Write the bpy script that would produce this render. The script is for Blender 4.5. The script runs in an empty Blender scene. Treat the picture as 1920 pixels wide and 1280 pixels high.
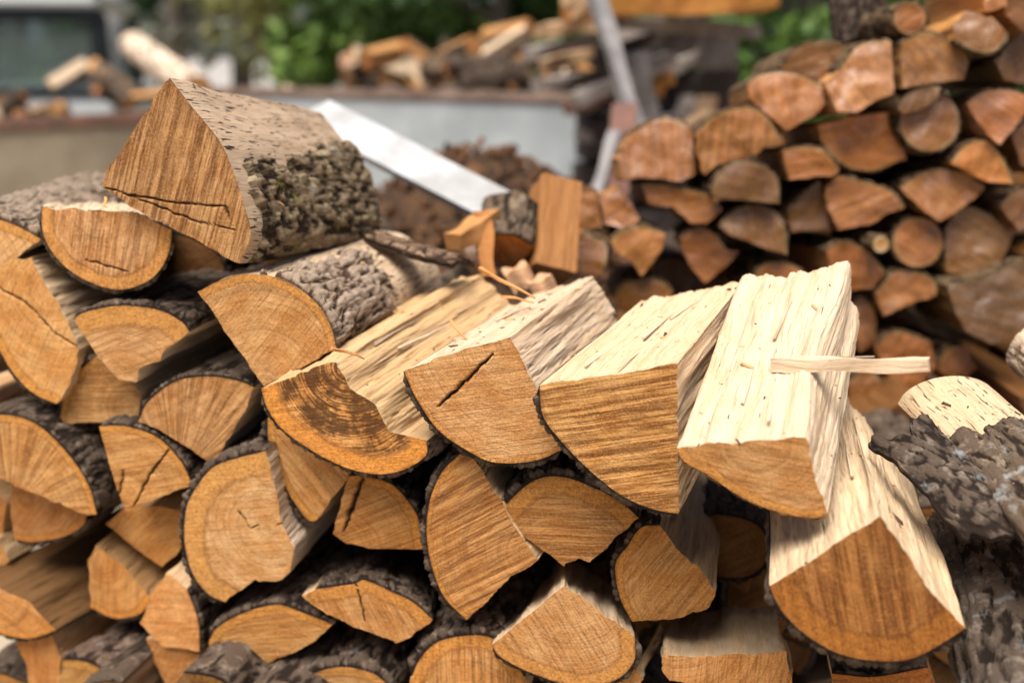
import bpy, math, random
import numpy as np
from mathutils import Vector, Matrix

# ------------------------------------------------------------------ camera
R = math.radians
FPX, CX, CY = 1867.0, 960.0, 640.0
TILT = R(15.3)
CAM = np.array([0.0, 0.0, 1.15])
FWD = np.array([0.0, math.cos(TILT), -math.sin(TILT)])
UPV = np.array([0.0, math.sin(TILT), math.cos(TILT)])
RGT = np.array([1.0, 0.0, 0.0])
scene = bpy.context.scene
col = scene.collection
cd = bpy.data.cameras.new('camera')
cam = bpy.data.objects.new('camera', cd)
col.objects.link(cam)
cam.location = CAM
cam.rotation_euler = (R(90) - TILT, 0, 0)
cd.sensor_width = 36.0
cd.lens = 36.0 * FPX / 1920.0
cd.clip_start, cd.clip_end = 0.05, 400.0
cd.dof.use_dof = True
cd.dof.focus_distance = 1.25
cd.dof.aperture_fstop = 1.6
cd.dof.aperture_blades = 9
scene.camera = cam

# ------------------------------------------------------------------ light
SUN_EL, SUN_AZ = R(67), R(-158)        # azimuth from +Y towards +X
world = bpy.data.worlds.new('World')
scene.world = world
world.use_nodes = True
wn = world.node_tree
sky = wn.nodes.new('ShaderNodeTexSky')
sky.sky_type = 'NISHITA'
sky.sun_disc = False
sky.sun_elevation = SUN_EL
sky.sun_rotation = SUN_AZ
sky.air_density = 0.7
sky.dust_density = 3.0
sky.ozone_density = 0.3
bg = wn.nodes['Background']
bg.inputs['Strength'].default_value = 0.062
wn.links.new(sky.outputs[0], bg.inputs[0])
sl = bpy.data.lights.new('sun', 'SUN')
sl.energy = 3.6
sl.angle = R(42)
sl.color = (1.0, 0.955, 0.88)
sun = bpy.data.objects.new('sun', sl)
col.objects.link(sun)
sd = Vector((math.sin(SUN_AZ) * math.cos(SUN_EL), math.cos(SUN_AZ) * math.cos(SUN_EL), math.sin(SUN_EL)))
sun.rotation_euler = (-sd).to_track_quat('-Z', 'Y').to_euler()
vs = scene.view_settings
vs.view_transform = 'Standard'
vs.look = 'None'
vs.gamma = 1.0
vs.exposure = 0.95
scene.cycles.diffuse_bounces = 2
scene.cycles.max_bounces = 8

# ------------------------------------------------------------------ maths helpers
def ray(px, py):
    return FWD + RGT * ((px - CX) / FPX) + UPV * ((CY - py) / FPX)

def at(px, py, d):
    return CAM + ray(px, py) * d

def on_plane(px, py, n, c):
    r = ray(px, py)
    return CAM + r * ((c - n @ CAM) / (n @ r))

def at_z(px, py, z):
    r = ray(px, py)
    return CAM + r * ((z - CAM[2]) / r[2])

def unit(v):
    v = np.asarray(v, float)
    return v / np.linalg.norm(v)

def _hash(ix, iy, iz):
    h = (ix * 374761393 + iy * 668265263 + iz * 1274126177) & 0xffffffff
    h = ((h ^ (h >> 13)) * 1274126177) & 0xffffffff
    h = (h ^ (h >> 16)) & 0xffffffff
    return h

def vnoise(x, y, z):
    """value noise in -1..1"""
    xi, yi, zi = np.floor(x).astype(np.int64), np.floor(y).astype(np.int64), np.floor(z).astype(np.int64)
    fx, fy, fz = x - xi, y - yi, z - zi
    fx, fy, fz = [f * f * f * (f * (f * 6 - 15) + 10) for f in (fx, fy, fz)]
    out = 0
    for dx in (0, 1):
        wx = fx if dx else 1 - fx
        for dy in (0, 1):
            wy = fy if dy else 1 - fy
            for dz in (0, 1):
                wz = fz if dz else 1 - fz
                out = out + wx * wy * wz * (_hash(xi + dx, yi + dy, zi + dz) / 2147483647.5 - 1)
    return out

def fbm(x, y, z, o=3, g=0.5):
    a, s, t = 1.0, 0.0, 0.0
    for k in range(o):
        s = s + a * vnoise(x * 2 ** k + 17.3 * k, y * 2 ** k + 5.1 * k, z * 2 ** k + 9.7 * k)
        t += a
        a *= g
    return s / t

def sstep(a, b, x):
    t = np.clip((x - a) / (b - a), 0, 1)
    return t * t * (3 - 2 * t)

def worley(x, y, seed):
    """distance to second minus first feature point (cell borders -> 0)"""
    xi, yi = np.floor(x).astype(np.int64), np.floor(y).astype(np.int64)
    d1 = np.full(x.shape, 9.0)
    d2 = np.full(x.shape, 9.0)
    for dx in (-1, 0, 1):
        for dy in (-1, 0, 1):
            cx, cy = xi + dx, yi + dy
            jx = _hash(cx, cy, np.full_like(cx, seed)) / 4294967295.0
            jy = _hash(cx, cy, np.full_like(cx, seed + 57)) / 4294967295.0
            d = np.hypot(cx + jx - x, cy + jy - y)
            n1 = np.minimum(d1, d)
            d2 = np.minimum(np.maximum(d1, d), d2)
            d1 = n1
    return d2 - d1

# ------------------------------------------------------------------ node helpers
class NT:
    def __init__(self, name):
        self.m = bpy.data.materials.new(name)
        self.m.use_nodes = True
        self.t = self.m.node_tree
        self.b = self.t.nodes['Principled BSDF']

    def lk(self, src, dst):
        if isinstance(src, (int, float)):
            dst.default_value = src
        elif isinstance(src, (tuple, list)):
            if len(dst.default_value) == 4 and len(src) == 3:
                src = (*src, 1)
            dst.default_value = src
        else:
            self.t.links.new(src, dst)

    def math(self, op, a, b=0.0, c=0.0, clamp=False):
        n = self.t.nodes.new('ShaderNodeMath')
        n.operation = op
        n.use_clamp = clamp
        for i, v in enumerate((a, b, c)):
            self.lk(v, n.inputs[i])
        return n.outputs[0]

    def attr(self, name, kind='GEOMETRY', out='Vector'):
        n = self.t.nodes.new('ShaderNodeAttribute')
        n.attribute_name = name
        n.attribute_type = kind
        return n.outputs[out]

    def ofac(self, name):
        return self.attr(name, 'OBJECT', 'Fac')

    def sep(self, v):
        n = self.t.nodes.new('ShaderNodeSeparateXYZ')
        self.lk(v, n.inputs[0])
        return n.outputs

    def comb(self, x, y, z=0.0):
        n = self.t.nodes.new('ShaderNodeCombineXYZ')
        for i, v in enumerate((x, y, z)):
            self.lk(v, n.inputs[i])
        return n.outputs[0]

    def noise(self, vec, scale=1.0, detail=2.0, rough=0.5, dist=0.0, color=False):
        n = self.t.nodes.new('ShaderNodeTexNoise')
        self.lk(vec, n.inputs['Vector'])
        n.inputs['Scale'].default_value = scale
        n.inputs['Detail'].default_value = detail
        n.inputs['Roughness'].default_value = rough
        n.inputs['Distortion'].default_value = dist
        return n.outputs['Color' if color else 'Fac']

    def voro(self, vec, scale=1.0, feature='F1'):
        n = self.t.nodes.new('ShaderNodeTexVoronoi')
        n.feature = feature
        self.lk(vec, n.inputs['Vector'])
        n.inputs['Scale'].default_value = scale
        return n.outputs['Distance']

    def smooth(self, x, a, b, lo=0.0, hi=1.0):
        n = self.t.nodes.new('ShaderNodeMapRange')
        n.interpolation_type = 'SMOOTHSTEP'
        for i, v in enumerate((x, a, b, lo, hi)):
            self.lk(v, n.inputs[i])
        return n.outputs[0]

    def mix(self, f, a, b, mode='MIX'):
        n = self.t.nodes.new('ShaderNodeMix')
        n.data_type = 'RGBA'
        n.blend_type = mode
        self.lk(f, n.inputs[0])
        self.lk(a, n.inputs[6])
        self.lk(b, n.inputs[7])
        return n.outputs[2]

    def ocol(self):
        n = self.t.nodes.new('ShaderNodeObjectInfo')
        return n.outputs['Color']

    def objco(self):
        n = self.t.nodes.new('ShaderNodeTexCoord')
        return n.outputs['Object']

    def pos(self):
        n = self.t.nodes.new('ShaderNodeNewGeometry')
        return n.outputs['Position']

    def bump(self, h, dist=0.001, strength=1.0):
        n = self.t.nodes.new('ShaderNodeBump')
        n.inputs['Distance'].default_value = dist
        n.inputs['Strength'].default_value = strength
        self.lk(h, n.inputs['Height'])
        self.t.links.new(n.outputs[0], self.b.inputs['Normal'])

    def out(self, color=None, rough=None, spec=None, **kw):
        if color is not None:
            self.lk(color, self.b.inputs['Base Color'])
        if rough is not None:
            self.lk(rough, self.b.inputs['Roughness'])
        if spec is not None:
            self.lk(spec, self.b.inputs['Specular IOR Level'])
        for k, v in kw.items():
            self.lk(v, self.b.inputs[k.replace('_', ' ')])
        return self.m

# ------------------------------------------------------------------ materials
def end_grain(name, heart, dark, sapc, light, rough, wet=False):
    g = NT(name)
    rc = g.attr('rc')
    x, y, z = g.sep(rc)[0:3]
    seed = g.math('MULTIPLY', z, 13.7)
    v3 = g.comb(x, y, z)
    bd = g.attr('bd', out='Fac')
    ck = g.attr('ck', out='Fac')
    warp = g.noise(v3, 18, 3)
    r0 = g.math('SQRT', g.math('ADD', g.math('MULTIPLY', x, x), g.math('MULTIPLY', y, y)))
    r = g.math('MULTIPLY_ADD', g.math('SUBTRACT', warp, 0.5), 0.014, r0)
    ring = g.noise(g.comb(g.math('MULTIPLY', r, 420), seed, 0.0), 1.0, 2, 0.6)
    ringb = g.noise(g.comb(g.math('MULTIPLY', r, 70), seed, 3.0), 1.0, 1)
    ang = g.math('ARCTAN2', x, y)
    saw = g.ofac('saw')
    sa = g.ofac('saw_angle')
    fan = g.ofac('fan')
    ca, sn = g.math('COSINE', sa), g.math('SINE', sa)
    tl = g.math('ADD', g.math('MULTIPLY', x, ca), g.math('MULTIPLY', y, sn))
    ta = g.math('MULTIPLY', ang, 0.10)
    t = g.math('ADD', g.math('MULTIPLY', ta, fan), g.math('MULTIPLY', tl, g.math('SUBTRACT', 1.0, fan)))
    s2 = g.math('SUBTRACT', g.math('MULTIPLY', y, ca), g.math('MULTIPLY', x, sn))
    st = g.noise(g.comb(g.math('MULTIPLY', t, 170), g.math('MULTIPLY', s2, 7), seed), 1.0, 3, 0.62, 0.25)
    stl = g.noise(g.comb(g.math('MULTIPLY', t, 45), g.math('MULTIPLY', s2, 5), seed), 1.0, 2)
    fine = g.noise(v3, 360, 4, 0.85)
    st2 = g.noise(g.comb(g.math('MULTIPLY', t, 430), g.math('MULTIPLY', s2, 16), seed), 1.0, 2, 0.7, 0.3)
    mid = g.noise(v3, 210, 4, 0.75)
    blot = g.noise(v3, 24, 3, 0.6)
    rays = g.noise(g.comb(g.math('MULTIPLY', ang, 55), g.math('MULTIPLY', r0, 25), seed), 1.0, 1)
    sapw = g.ofac('sap')
    c = g.mix(g.smooth(blot, 0.35, 0.68), heart, light)
    c = g.mix(g.math('MULTIPLY', g.smooth(ring, 0.45, 0.64), 0.36), c, dark)
    c = g.mix(g.math('MULTIPLY', g.smooth(ringb, 0.52, 0.72), 0.20), c, dark)
    c = g.mix(g.math('MULTIPLY', g.smooth(st2, 0.49, 0.64), g.math('MULTIPLY_ADD', saw, 0.48, 0.26)), c, dark)
    c = g.mix(g.math('MULTIPLY', g.smooth(st2, 0.48, 0.30), g.math('MULTIPLY_ADD', saw, 0.3, 0.25)), c, light)
    c = g.mix(g.math('MULTIPLY', g.smooth(rays, 0.60, 0.8), 0.25), c, light)
    sf = g.math('MULTIPLY', g.smooth(st, 0.46, 0.62), saw)
    c = g.mix(g.math('MULTIPLY', sf, 0.68), c, dark)
    sf2 = g.math('MULTIPLY', g.smooth(st, 0.50, 0.34), saw)
    c = g.mix(g.math('MULTIPLY', sf2, 0.6), c, light)
    c = g.mix(g.math('MULTIPLY', g.smooth(stl, 0.50, 0.75), g.math('MULTIPLY', saw, 0.35)), c, dark)
    # sapwood band next to the bark
    bdn = g.math('MULTIPLY_ADD', g.math('SUBTRACT', g.noise(v3, 55, 3, 0.6), 0.5), 0.012, bd)
    q = g.math('DIVIDE', bdn, g.math('MAXIMUM', sapw, 0.0001))
    sm = g.math('MULTIPLY', g.smooth(q, 1.25, 0.75), g.smooth(sapw, 0.0005, 0.002))
    sc = g.mix(g.math('MULTIPLY', g.smooth(mid, 0.42, 0.66), 0.55), sapc, dark)
    sc = g.mix(g.math('MULTIPLY', g.smooth(mid, 0.45, 0.25), 0.5), sc, light)
    sc = g.mix(g.math('MULTIPLY', sf, 0.28), sc, dark)
    c = g.mix(g.math('MULTIPLY', sm, g.smooth(blot, 0.25, 0.6, 0.45, 0.9)), c, sc)
    edge = g.math('MULTIPLY', g.smooth(q, 0.80, 0.98), g.smooth(q, 1.18, 1.0))
    c = g.mix(g.math('MULTIPLY', g.math('MULTIPLY', edge, g.smooth(sapw, 0.0005, 0.002)), 0.42), c, dark)
    c = g.mix(g.math('MULTIPLY', g.smooth(bdn, 0.0035, 0.0), 0.55), c, dark)
    c = g.mix(g.math('MULTIPLY', g.smooth(fine, 0.52, 0.64), 0.48), c, dark)
    c = g.mix(g.math('MULTIPLY', g.smooth(fine, 0.49, 0.36), 0.5), c, light)
    # rot-dark heart
    rot = g.ofac('rot')
    rm = g.math('MULTIPLY', g.smooth(g.math('ADD', g.noise(v3, 35, 4, 0.7), g.math('MULTIPLY', g.smooth(ring, .4, .6), 0.12)), 0.42, 0.60),
                g.math('MULTIPLY', rot, g.smooth(q, 0.9, 1.25)))
    c = g.mix(g.math('MULTIPLY', rm, 0.85), c, (0.045, 0.020, 0.008))
    c = g.mix(1.0, c, g.ocol(), 'MULTIPLY')
    c = g.mix(ck, c, (0.012, 0.006, 0.003))
    h = g.math('ADD', g.math('MULTIPLY', st, g.math('MULTIPLY', saw, 1.2)),
               g.math('ADD', g.math('MULTIPLY', fine, 1.0), g.math('ADD', g.math('MULTIPLY', mid, 0.6), g.math('MULTIPLY', st2, 0.7))))
    if wet:
        big = g.noise(v3, 17, 1, 0.4)
        h = g.math('ADD', g.math('MULTIPLY', h, 0.22), g.math('MULTIPLY', big, 7.0))
        rr = g.smooth(g.noise(v3, 40, 2), 0.40, 0.62, rough, rough + 0.32)
        g.bump(h, 0.0030, 1.0)
        return g.out(c, rr, 0.7)
    g.bump(h, 0.0022, 1.0)
    return g.out(c, rough, 0.2)

M_END = end_grain('oak_end_grain', (0.57, 0.262, 0.076), (0.155, 0.050, 0.011), (0.66, 0.300, 0.062), (0.71, 0.405, 0.168), 0.72)
M_RED = end_grain('wet_red_end_grain', (0.31, 0.108, 0.021), (0.09, 0.027, 0.005), (0.40, 0.23, 0.07), (0.42, 0.165, 0.038), 0.27, wet=True)

def split_wood(name, cream, tan, dark, rough=0.7, fleck=1.0, thr=0.75):
    g = NT(name)
    fc = g.attr('fc')
    s, w, z = g.sep(fc)[0:3]
    seed = g.math('MULTIPLY', z, 11.3)
    wob = g.noise(g.comb(g.math('MULTIPLY', s, 22), g.math('MULTIPLY', w, 9), seed), 1.0, 2)
    s1 = g.math('MULTIPLY_ADD', wob, 0.02, s)
    fib = g.noise(g.comb(g.math('MULTIPLY', s1, 420), g.math('MULTIPLY', w, 20), seed), 1.0, 4, 0.75)
    band = g.noise(g.comb(g.math('MULTIPLY', s1, 75), g.math('MULTIPLY', w, 3.5), seed), 1.0, 3, 0.55)
    bl = g.noise(g.comb(g.math('MULTIPLY', s, 28), g.math('MULTIPLY', w, 16), seed), 1.0, 3, 0.6)
    fl = g.noise(g.comb(g.math('MULTIPLY', s1, 230), g.math('MULTIPLY', w, 42), seed), 1.0, 2, 0.5)
    fl2 = g.noise(g.comb(g.math('MULTIPLY', s1, 420), g.math('MULTIPLY', w, 26), g.math('ADD', seed, 5.0)), 1.0, 1, 0.5)
    c = g.mix(g.math('MULTIPLY', g.smooth(band, 0.40, 0.72), 0.6), cream, tan)
    c = g.mix(g.math('MULTIPLY', g.smooth(bl, 0.52, 0.75), 0.5), c, tan)
    c = g.mix(g.math('MULTIPLY', g.smooth(fib, 0.50, 0.68), 0.5), c, dark)
    c = g.mix(g.math('MULTIPLY', g.smooth(fib, 0.50, 0.28), 0.35), c, cream)
    f = g.math('ADD', g.smooth(fl, thr, thr + 0.04), g.smooth(fl2, thr + .02, thr + 0.06), clamp=True)
    f = g.math('MULTIPLY', f, g.math('MULTIPLY', g.ofac('fleck'), fleck))
    c = g.mix(f, c, (0.055, 0.026, 0.012))
    c = g.mix(1.0, c, g.ocol(), 'MULTIPLY')
    h = g.math('SUBTRACT', g.math('ADD', g.math('MULTIPLY', fib, 1.2), g.math('MULTIPLY', band, 1.5)), g.math('MULTIPLY', f, 1.5))
    g.bump(h, 0.002, 0.9)
    return g.out(c, rough, 0.18)

M_SPLIT = split_wood('split_oak_fibre', (0.67, 0.515, 0.36), (0.53, 0.355, 0.20), (0.30, 0.165, 0.070))
M_SPLITRED = split_wood('split_red_fibre', (0.52, 0.27, 0.10), (0.40, 0.18, 0.06), (0.18, 0.07, 0.025), 0.5, 0.3)
M_PEEL = split_wood('peeled_log_surface', (0.62, 0.47, 0.325), (0.46, 0.31, 0.19), (0.17, 0.10, 0.055), 0.75, 1.5, 0.64)

def bark_mat(name, crev, plate, pale):
    g = NT(name)
    h = g.attr('h', out='Fac')
    fc = g.attr('fc')
    s, w, z = g.sep(fc)[0:3]
    v = g.comb(s, w, z)
    n1 = g.noise(v, 60, 4, 0.65)
    n2 = g.noise(g.comb(g.math('MULTIPLY', s, 1.0), g.math('MULTIPLY', w, 0.45), z), 420, 3, 0.7)
    n3 = g.noise(v, 26, 4, 0.6)
    lich, moss = g.ofac('lichen'), g.ofac('moss')
    hh = g.math('MULTIPLY_ADD', g.math('SUBTRACT', n2, 0.5), 0.6, h)
    c = g.mix(g.smooth(hh, 0.30, 0.75), crev, plate)
    c = g.mix(g.math('MULTIPLY', g.smooth(n1, 0.50, 0.68), g.smooth(hh, 0.4, 0.7)), c, pale)
    c = g.mix(g.math('MULTIPLY', g.smooth(n2, 0.55, 0.75), 0.5), c, crev)
    lm = g.math('MULTIPLY', g.smooth(g.math('MULTIPLY_ADD', n2, 0.12, n3), g.math('SUBTRACT', 0.78, g.math('MULTIPLY', lich, 0.36)), g.math('SUBTRACT', 0.90, g.math('MULTIPLY', lich, 0.36))),
                g.smooth(lich, 0.0, 0.1))
    c = g.mix(g.math('MULTIPLY', lm, 0.85), c, (0.215, 0.22, 0.215))
    n4 = g.noise(g.comb(g.math('ADD', s, 3.1), w, z), 38, 4, 0.65)
    mm = g.math('MULTIPLY', g.smooth(n4, g.math('SUBTRACT', 0.80, g.math('MULTIPLY', moss, 0.36)), g.math('SUBTRACT', 0.88, g.math('MULTIPLY', moss, 0.36))),
                g.smooth(moss, 0.0, 0.1))
    c = g.mix(g.math('MULTIPLY', mm, 0.85), c, g.mix(g.smooth(n2, .4, .6), (0.10, 0.095, 0.018), (0.20, 0.18, 0.05)))
    c = g.mix(1.0, c, g.ocol(), 'MULTIPLY')
    g.bump(g.math('ADD', g.math('MULTIPLY', n2, 1.0), g.math('MULTIPLY', n1, 0.8)), 0.0022, 0.9)
    return g.out(c, 0.85, 0.2)

M_BARK = bark_mat('dark_fissured_bark', (0.014, 0.008, 0.005), (0.078, 0.053, 0.037), (0.17, 0.128, 0.095))
M_BARKPALE = bark_mat('pale_weathered_bark', (0.09, 0.055, 0.035), (0.46, 0.36, 0.27), (0.60, 0.50, 0.40))
M_BARKMOSS = bark_mat('chunky_lichen_bark', (0.022, 0.013, 0.007), (0.19, 0.135, 0.080), (0.36, 0.285, 0.18))

def simple(name, c, rough=0.6, var=0.25, scale=6.0, spec=0.3, metal=0.0, c2=None, stretch=(1, 1, 1), bump=0.0):
    g = NT(name)
    o = g.objco()
    x, y, z = g.sep(o)[0:3]
    v = g.comb(g.math('MULTIPLY', x, stretch[0]), g.math('MULTIPLY', y, stretch[1]), g.math('MULTIPLY', z, stretch[2]))
    n = g.noise(v, scale, 4, 0.6)
    c2 = c2 or tuple(k * (1 - var) for k in c)
    cc = g.mix(g.smooth(n, 0.35, 0.68), c, c2)
    if bump:
        g.bump(g.noise(v, scale * 4, 3, 0.6), bump, 0.7)
    return g.out(cc, rough, spec, Metallic=metal)

# ------------------------------------------------------------------ object helpers
def tag(o, label=None, cat=None, group=None, kind=None):
    if label:
        o['label'] = label
    if cat:
        o['category'] = cat
    if group:
        o['group'] = group
    if kind:
        o['kind'] = kind
    return o

def empty(name, loc=(0, 0, 0), M=None):
    o = bpy.data.objects.new(name, None)
    col.objects.link(o)
    o.empty_display_size = 0.05
    if M is not None:
        o.matrix_world = M
    else:
        o.location = loc
    return o

def mesh_obj(name, V, F, mat, parent=None, smooth=True, attrs=None, inv=None):
    """V (n,3) world coords (or local when inv given as 4x4 numpy matrix world->local); F quads/tris"""
    V = np.asarray(V, float).reshape(-1, 3)
    if inv is not None:
        V = V @ inv[:3, :3].T + inv[:3, 3]
    me = bpy.data.meshes.new(name)
    if isinstance(F, np.ndarray):
        k = F.shape[1]
        me.vertices.add(len(V))
        me.vertices.foreach_set('co', V.ravel())
        me.loops.add(F.size)
        me.loops.foreach_set('vertex_index', F.ravel().astype(np.int32))
        me.polygons.add(len(F))
        me.polygons.foreach_set('loop_start', np.arange(0, F.size, k, dtype=np.int32))
        me.update(calc_edges=True)
        me.validate()
    else:
        me.from_pydata([tuple(v) for v in V], [], F)
    if smooth:
        me.polygons.foreach_set('use_smooth', np.ones(len(me.polygons), bool))
    for an, arr in (attrs or {}).items():
        arr = np.asarray(arr, np.float32)
        if arr.ndim == 2:
            a = me.attributes.new(an, 'FLOAT_VECTOR', 'POINT')
            a.data.foreach_set('vector', arr.ravel())
        else:
            a = me.attributes.new(an, 'FLOAT', 'POINT')
            a.data.foreach_set('value', arr.ravel())
    me.materials.append(mat)
    o = bpy.data.objects.new(name, me)
    col.objects.link(o)
    if parent:
        o.parent = parent
    return o

def grid_faces(n, m, wrap=False):
    i = np.arange(n if wrap else n - 1)
    j = np.arange(m - 1)
    I, J = np.meshgrid(i, j, indexing='ij')
    I2 = (I + 1) % n
    return np.stack([I * m + J, I2 * m + J, I2 * m + J + 1, I * m + J + 1], -1).reshape(-1, 4)

def compact(V, F, attrs):
    used = np.unique(F)
    remap = np.full(len(V), -1)
    remap[used] = np.arange(len(used))
    return V[used], remap[F], {k: a[used] for k, a in attrs.items()}

def copy_tree(o, parent=None):
    c = o.copy()
    col.objects.link(c)
    c.parent = parent
    for ch in o.children:
        copy_tree(ch, c)
    return c

# ------------------------------------------------------------------ firewood
_seed = [0]

def outline(pts, bark, ds, rough, seed):
    """pts (k,2) metres; bark: set of edge indices. returns uv (n,2), flag per sample (edge after it)"""
    k = len(pts)
    uv, fl = [], []
    for i in range(k):
        a, b = pts[i], pts[(i + 1) % k]
        n = max(2, int(math.ceil(np.linalg.norm(b - a) / ds)))
        t = np.arange(n)[:, None] / n
        if i in bark:
            p0 = pts[i - 1] if (i - 1) % k in bark else 2 * a - b
            p3 = pts[(i + 2) % k] if (i + 1) % k in bark else 2 * b - a
            q = 0.5 * (2 * a + (b - p0) * t + (2 * p0 - 5 * a + 4 * b - p3) * t ** 2 + (3 * a - p0 - 3 * b + p3) * t ** 3)
        else:
            q = a + (b - a) * t
            nn = np.array([b[1] - a[1], a[0] - b[0]])
            nn = nn / (np.linalg.norm(nn) + 1e-9)
            env = np.minimum(1, np.minimum(t, 1 - t) * 6)
            s = t[:, 0] * np.linalg.norm(b - a)
            jag = fbm(s * 210, s * 0 + i * 7.7, s * 0 + seed, 3) * rough * 0.6 + fbm(s * 40, s * 0 + i * 3.1, s * 0 + seed, 2) * rough * 2.2
            q = q + nn * (jag[:, None] * env)
        uv.append(q)
        fl += [i in bark] * n
    uv = np.concatenate(uv)
    fl = np.array(fl)
    area = 0.5 * np.sum(uv[:, 0] * np.roll(uv[:, 1], -1) - np.roll(uv[:, 0], -1) * uv[:, 1])
    if area < 0:
        uv = uv[::-1].copy()
        fl = np.roll(fl[::-1], -1).copy()
    return uv, fl

def build_log(name, label, O, ux, uy, axis, pts, bark=(), L=0.36, taper=1.0, tb=0.006, ds=0.0024, pith=None, ctr=None,
              saw=(0.6, 0.6), sap=0.014, rot=0.0, fan=0.0, cracks=(), tint=(1, 1, 1), stint=None, btint=(1, 1, 1), fleck=1.0,
              endm=None, splitm=None, barkm=None, peel=None, lichen=0.0, moss=0.0, chunk=0.0, warp=None, rough=0.0016,
              group=None, cat='firewood', fib=1.0, capk=None, back=True, M=None):
    _seed[0] += 1
    seed = _seed[0] * 1.37 + 0.5
    endm, splitm, barkm = endm or M_END, splitm or M_SPLIT, barkm or M_BARK
    stint = stint or tint
    tr_ = random.Random(_seed[0] * 31)
    tv = tr_.uniform(0.86, 1.14)
    tint = (tint[0] * tv, tint[1] * tv * tr_.uniform(.975, 1.02), tint[2] * tv * tr_.uniform(.92, 1.06))
    pts = np.asarray(pts, float)
    uv, fl = outline(pts, set(bark), ds, rough, seed)
    n = len(uv)
    nxt, prv = np.roll(uv, -1, 0), np.roll(uv, 1, 0)
    area = uv[:, 0] * nxt[:, 1] - nxt[:, 0] * uv[:, 1]
    cen = ((uv + nxt) * area[:, None]).sum(0) / (3 * area.sum()) if ctr is None else np.asarray(ctr, float)
    seg = np.linalg.norm(nxt - uv, axis=1)
    s = np.concatenate([[0], np.cumsum(seg)[:-1]])
    tg = nxt - prv
    for _ in range(2):
        tg = (np.roll(tg, 1, 0) + tg + np.roll(tg, -1, 0)) / 3
    nr = np.stack([tg[:, 1], -tg[:, 0]], 1)
    nr /= np.linalg.norm(nr, axis=1)[:, None] + 1e-9
    # rows along the log
    w = [0.0]
    step = ds
    while w[-1] < L:
        w.append(w[-1] + step)
        step = min(step * 1.035, ds * 3.2)
    w = np.array(w)
    w *= L / w[-1]
    m = len(w)
    sc = 1 - (1 - taper) * (w / L)
    U = cen[0] + (uv[:, 0:1] - cen[0]) * sc
    Vv = cen[1] + (uv[:, 1:2] - cen[1]) * sc
    W = np.broadcast_to(w, U.shape).copy()
    S = np.broadcast_to(s[:, None], U.shape)
    # fibrous relief of split faces
    amp = fbm(U * 330, Vv * 330, W * 14 + seed, 2) * 0.0011 * fib + fbm(U * 90, Vv * 90, W * 7 + seed, 2) * 0.0022 * fib
    big = fbm(U * 22, Vv * 22, W * 5 + seed * 2, 2) * 0.0055 * fib * sstep(0, 0.10, W)
    flc = fl.astype(float)
    for _ in range(3):
        flc = (np.roll(flc, 1) + flc + np.roll(flc, -1)) / 3
    bw = flc[:, None]
    tear = np.clip(fbm(U * 260 + 40, Vv * 260, W * 22 + seed, 2) - 0.35, 0, 1) * -0.010 * fib
    tn = fbm(U * 48 + 9, Vv * 48, W * 3.2 + seed * 3, 2) * 5
    tf = np.floor(tn)
    terr = (tf + sstep(0.80, 1.0, tn - tf)) * 0.0012 * fib * sstep(0.0, 0.05, W)
    disp = (amp + big + tear + terr) * (1 - bw) * sstep(0.0, 0.006, W) + bw * fbm(U * 25, Vv * 25, W * 10 + seed, 2) * 0.003 * sstep(0, .03, W)
    U2, V2 = U + nr[:, 0:1] * disp, Vv + nr[:, 1:2] * disp
    if warp is not None:
        du, dv = warp(U2 - cen[0], V2 - cen[1], W)
        U2, V2 = U2 + du, V2 + dv
    def wpos(u, v, ww):
        return O + u[..., None] * ux + v[..., None] * uy + ww[..., None] * axis
    P = wpos(U2, V2, W)
    # thing frame: under the middle of the log
    ey = unit(axis)
    ex = unit(np.cross(ey, [0, 0, 1]))
    ez = np.cross(ex, ey)
    base = P[:, m // 2].mean(0).copy()
    base[2] = P[:, m // 2, 2].min()
    Mx = np.eye(4)
    Mx[:3, 0], Mx[:3, 1], Mx[:3, 2], Mx[:3, 3] = ex, ey, ez, base
    inv = np.linalg.inv(Mx)
    root = empty(name, M=Matrix(Mx.tolist()))
    tag(root, label, cat, group)

    def props(o, t):
        o.color = (*t, 1)
        for k_, v_ in (('saw_angle', saw[0]), ('saw', saw[1] * 0.85), ('sap', sap), ('rot', rot), ('fan', fan), ('fleck', fleck), ('lichen', lichen), ('moss', moss)):
            o[k_] = float(v_)
        return o
    # front end face
    rings = capk or max(6, int(0.5 * np.sqrt(abs(area.sum() / 2)) / ds * 0.95))
    tt = np.linspace(0, 1, rings + 1)[1:]
    cu = cen[0] + (uv[:, 0:1] - cen[0]) * tt
    cv = cen[1] + (uv[:, 1:2] - cen[1]) * tt
    ca, sa_ = math.cos(saw[0]), math.sin(saw[0])
    ripple = vnoise((cu * ca + cv * sa_) * 120, (cv * ca - cu * sa_) * 8, cu * 0 + seed) * 0.0008 * saw[1] + fbm(cu * 60, cv * 60, cu * 0 + seed, 3) * 0.0012
    ck = np.zeros_like(cu)
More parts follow.
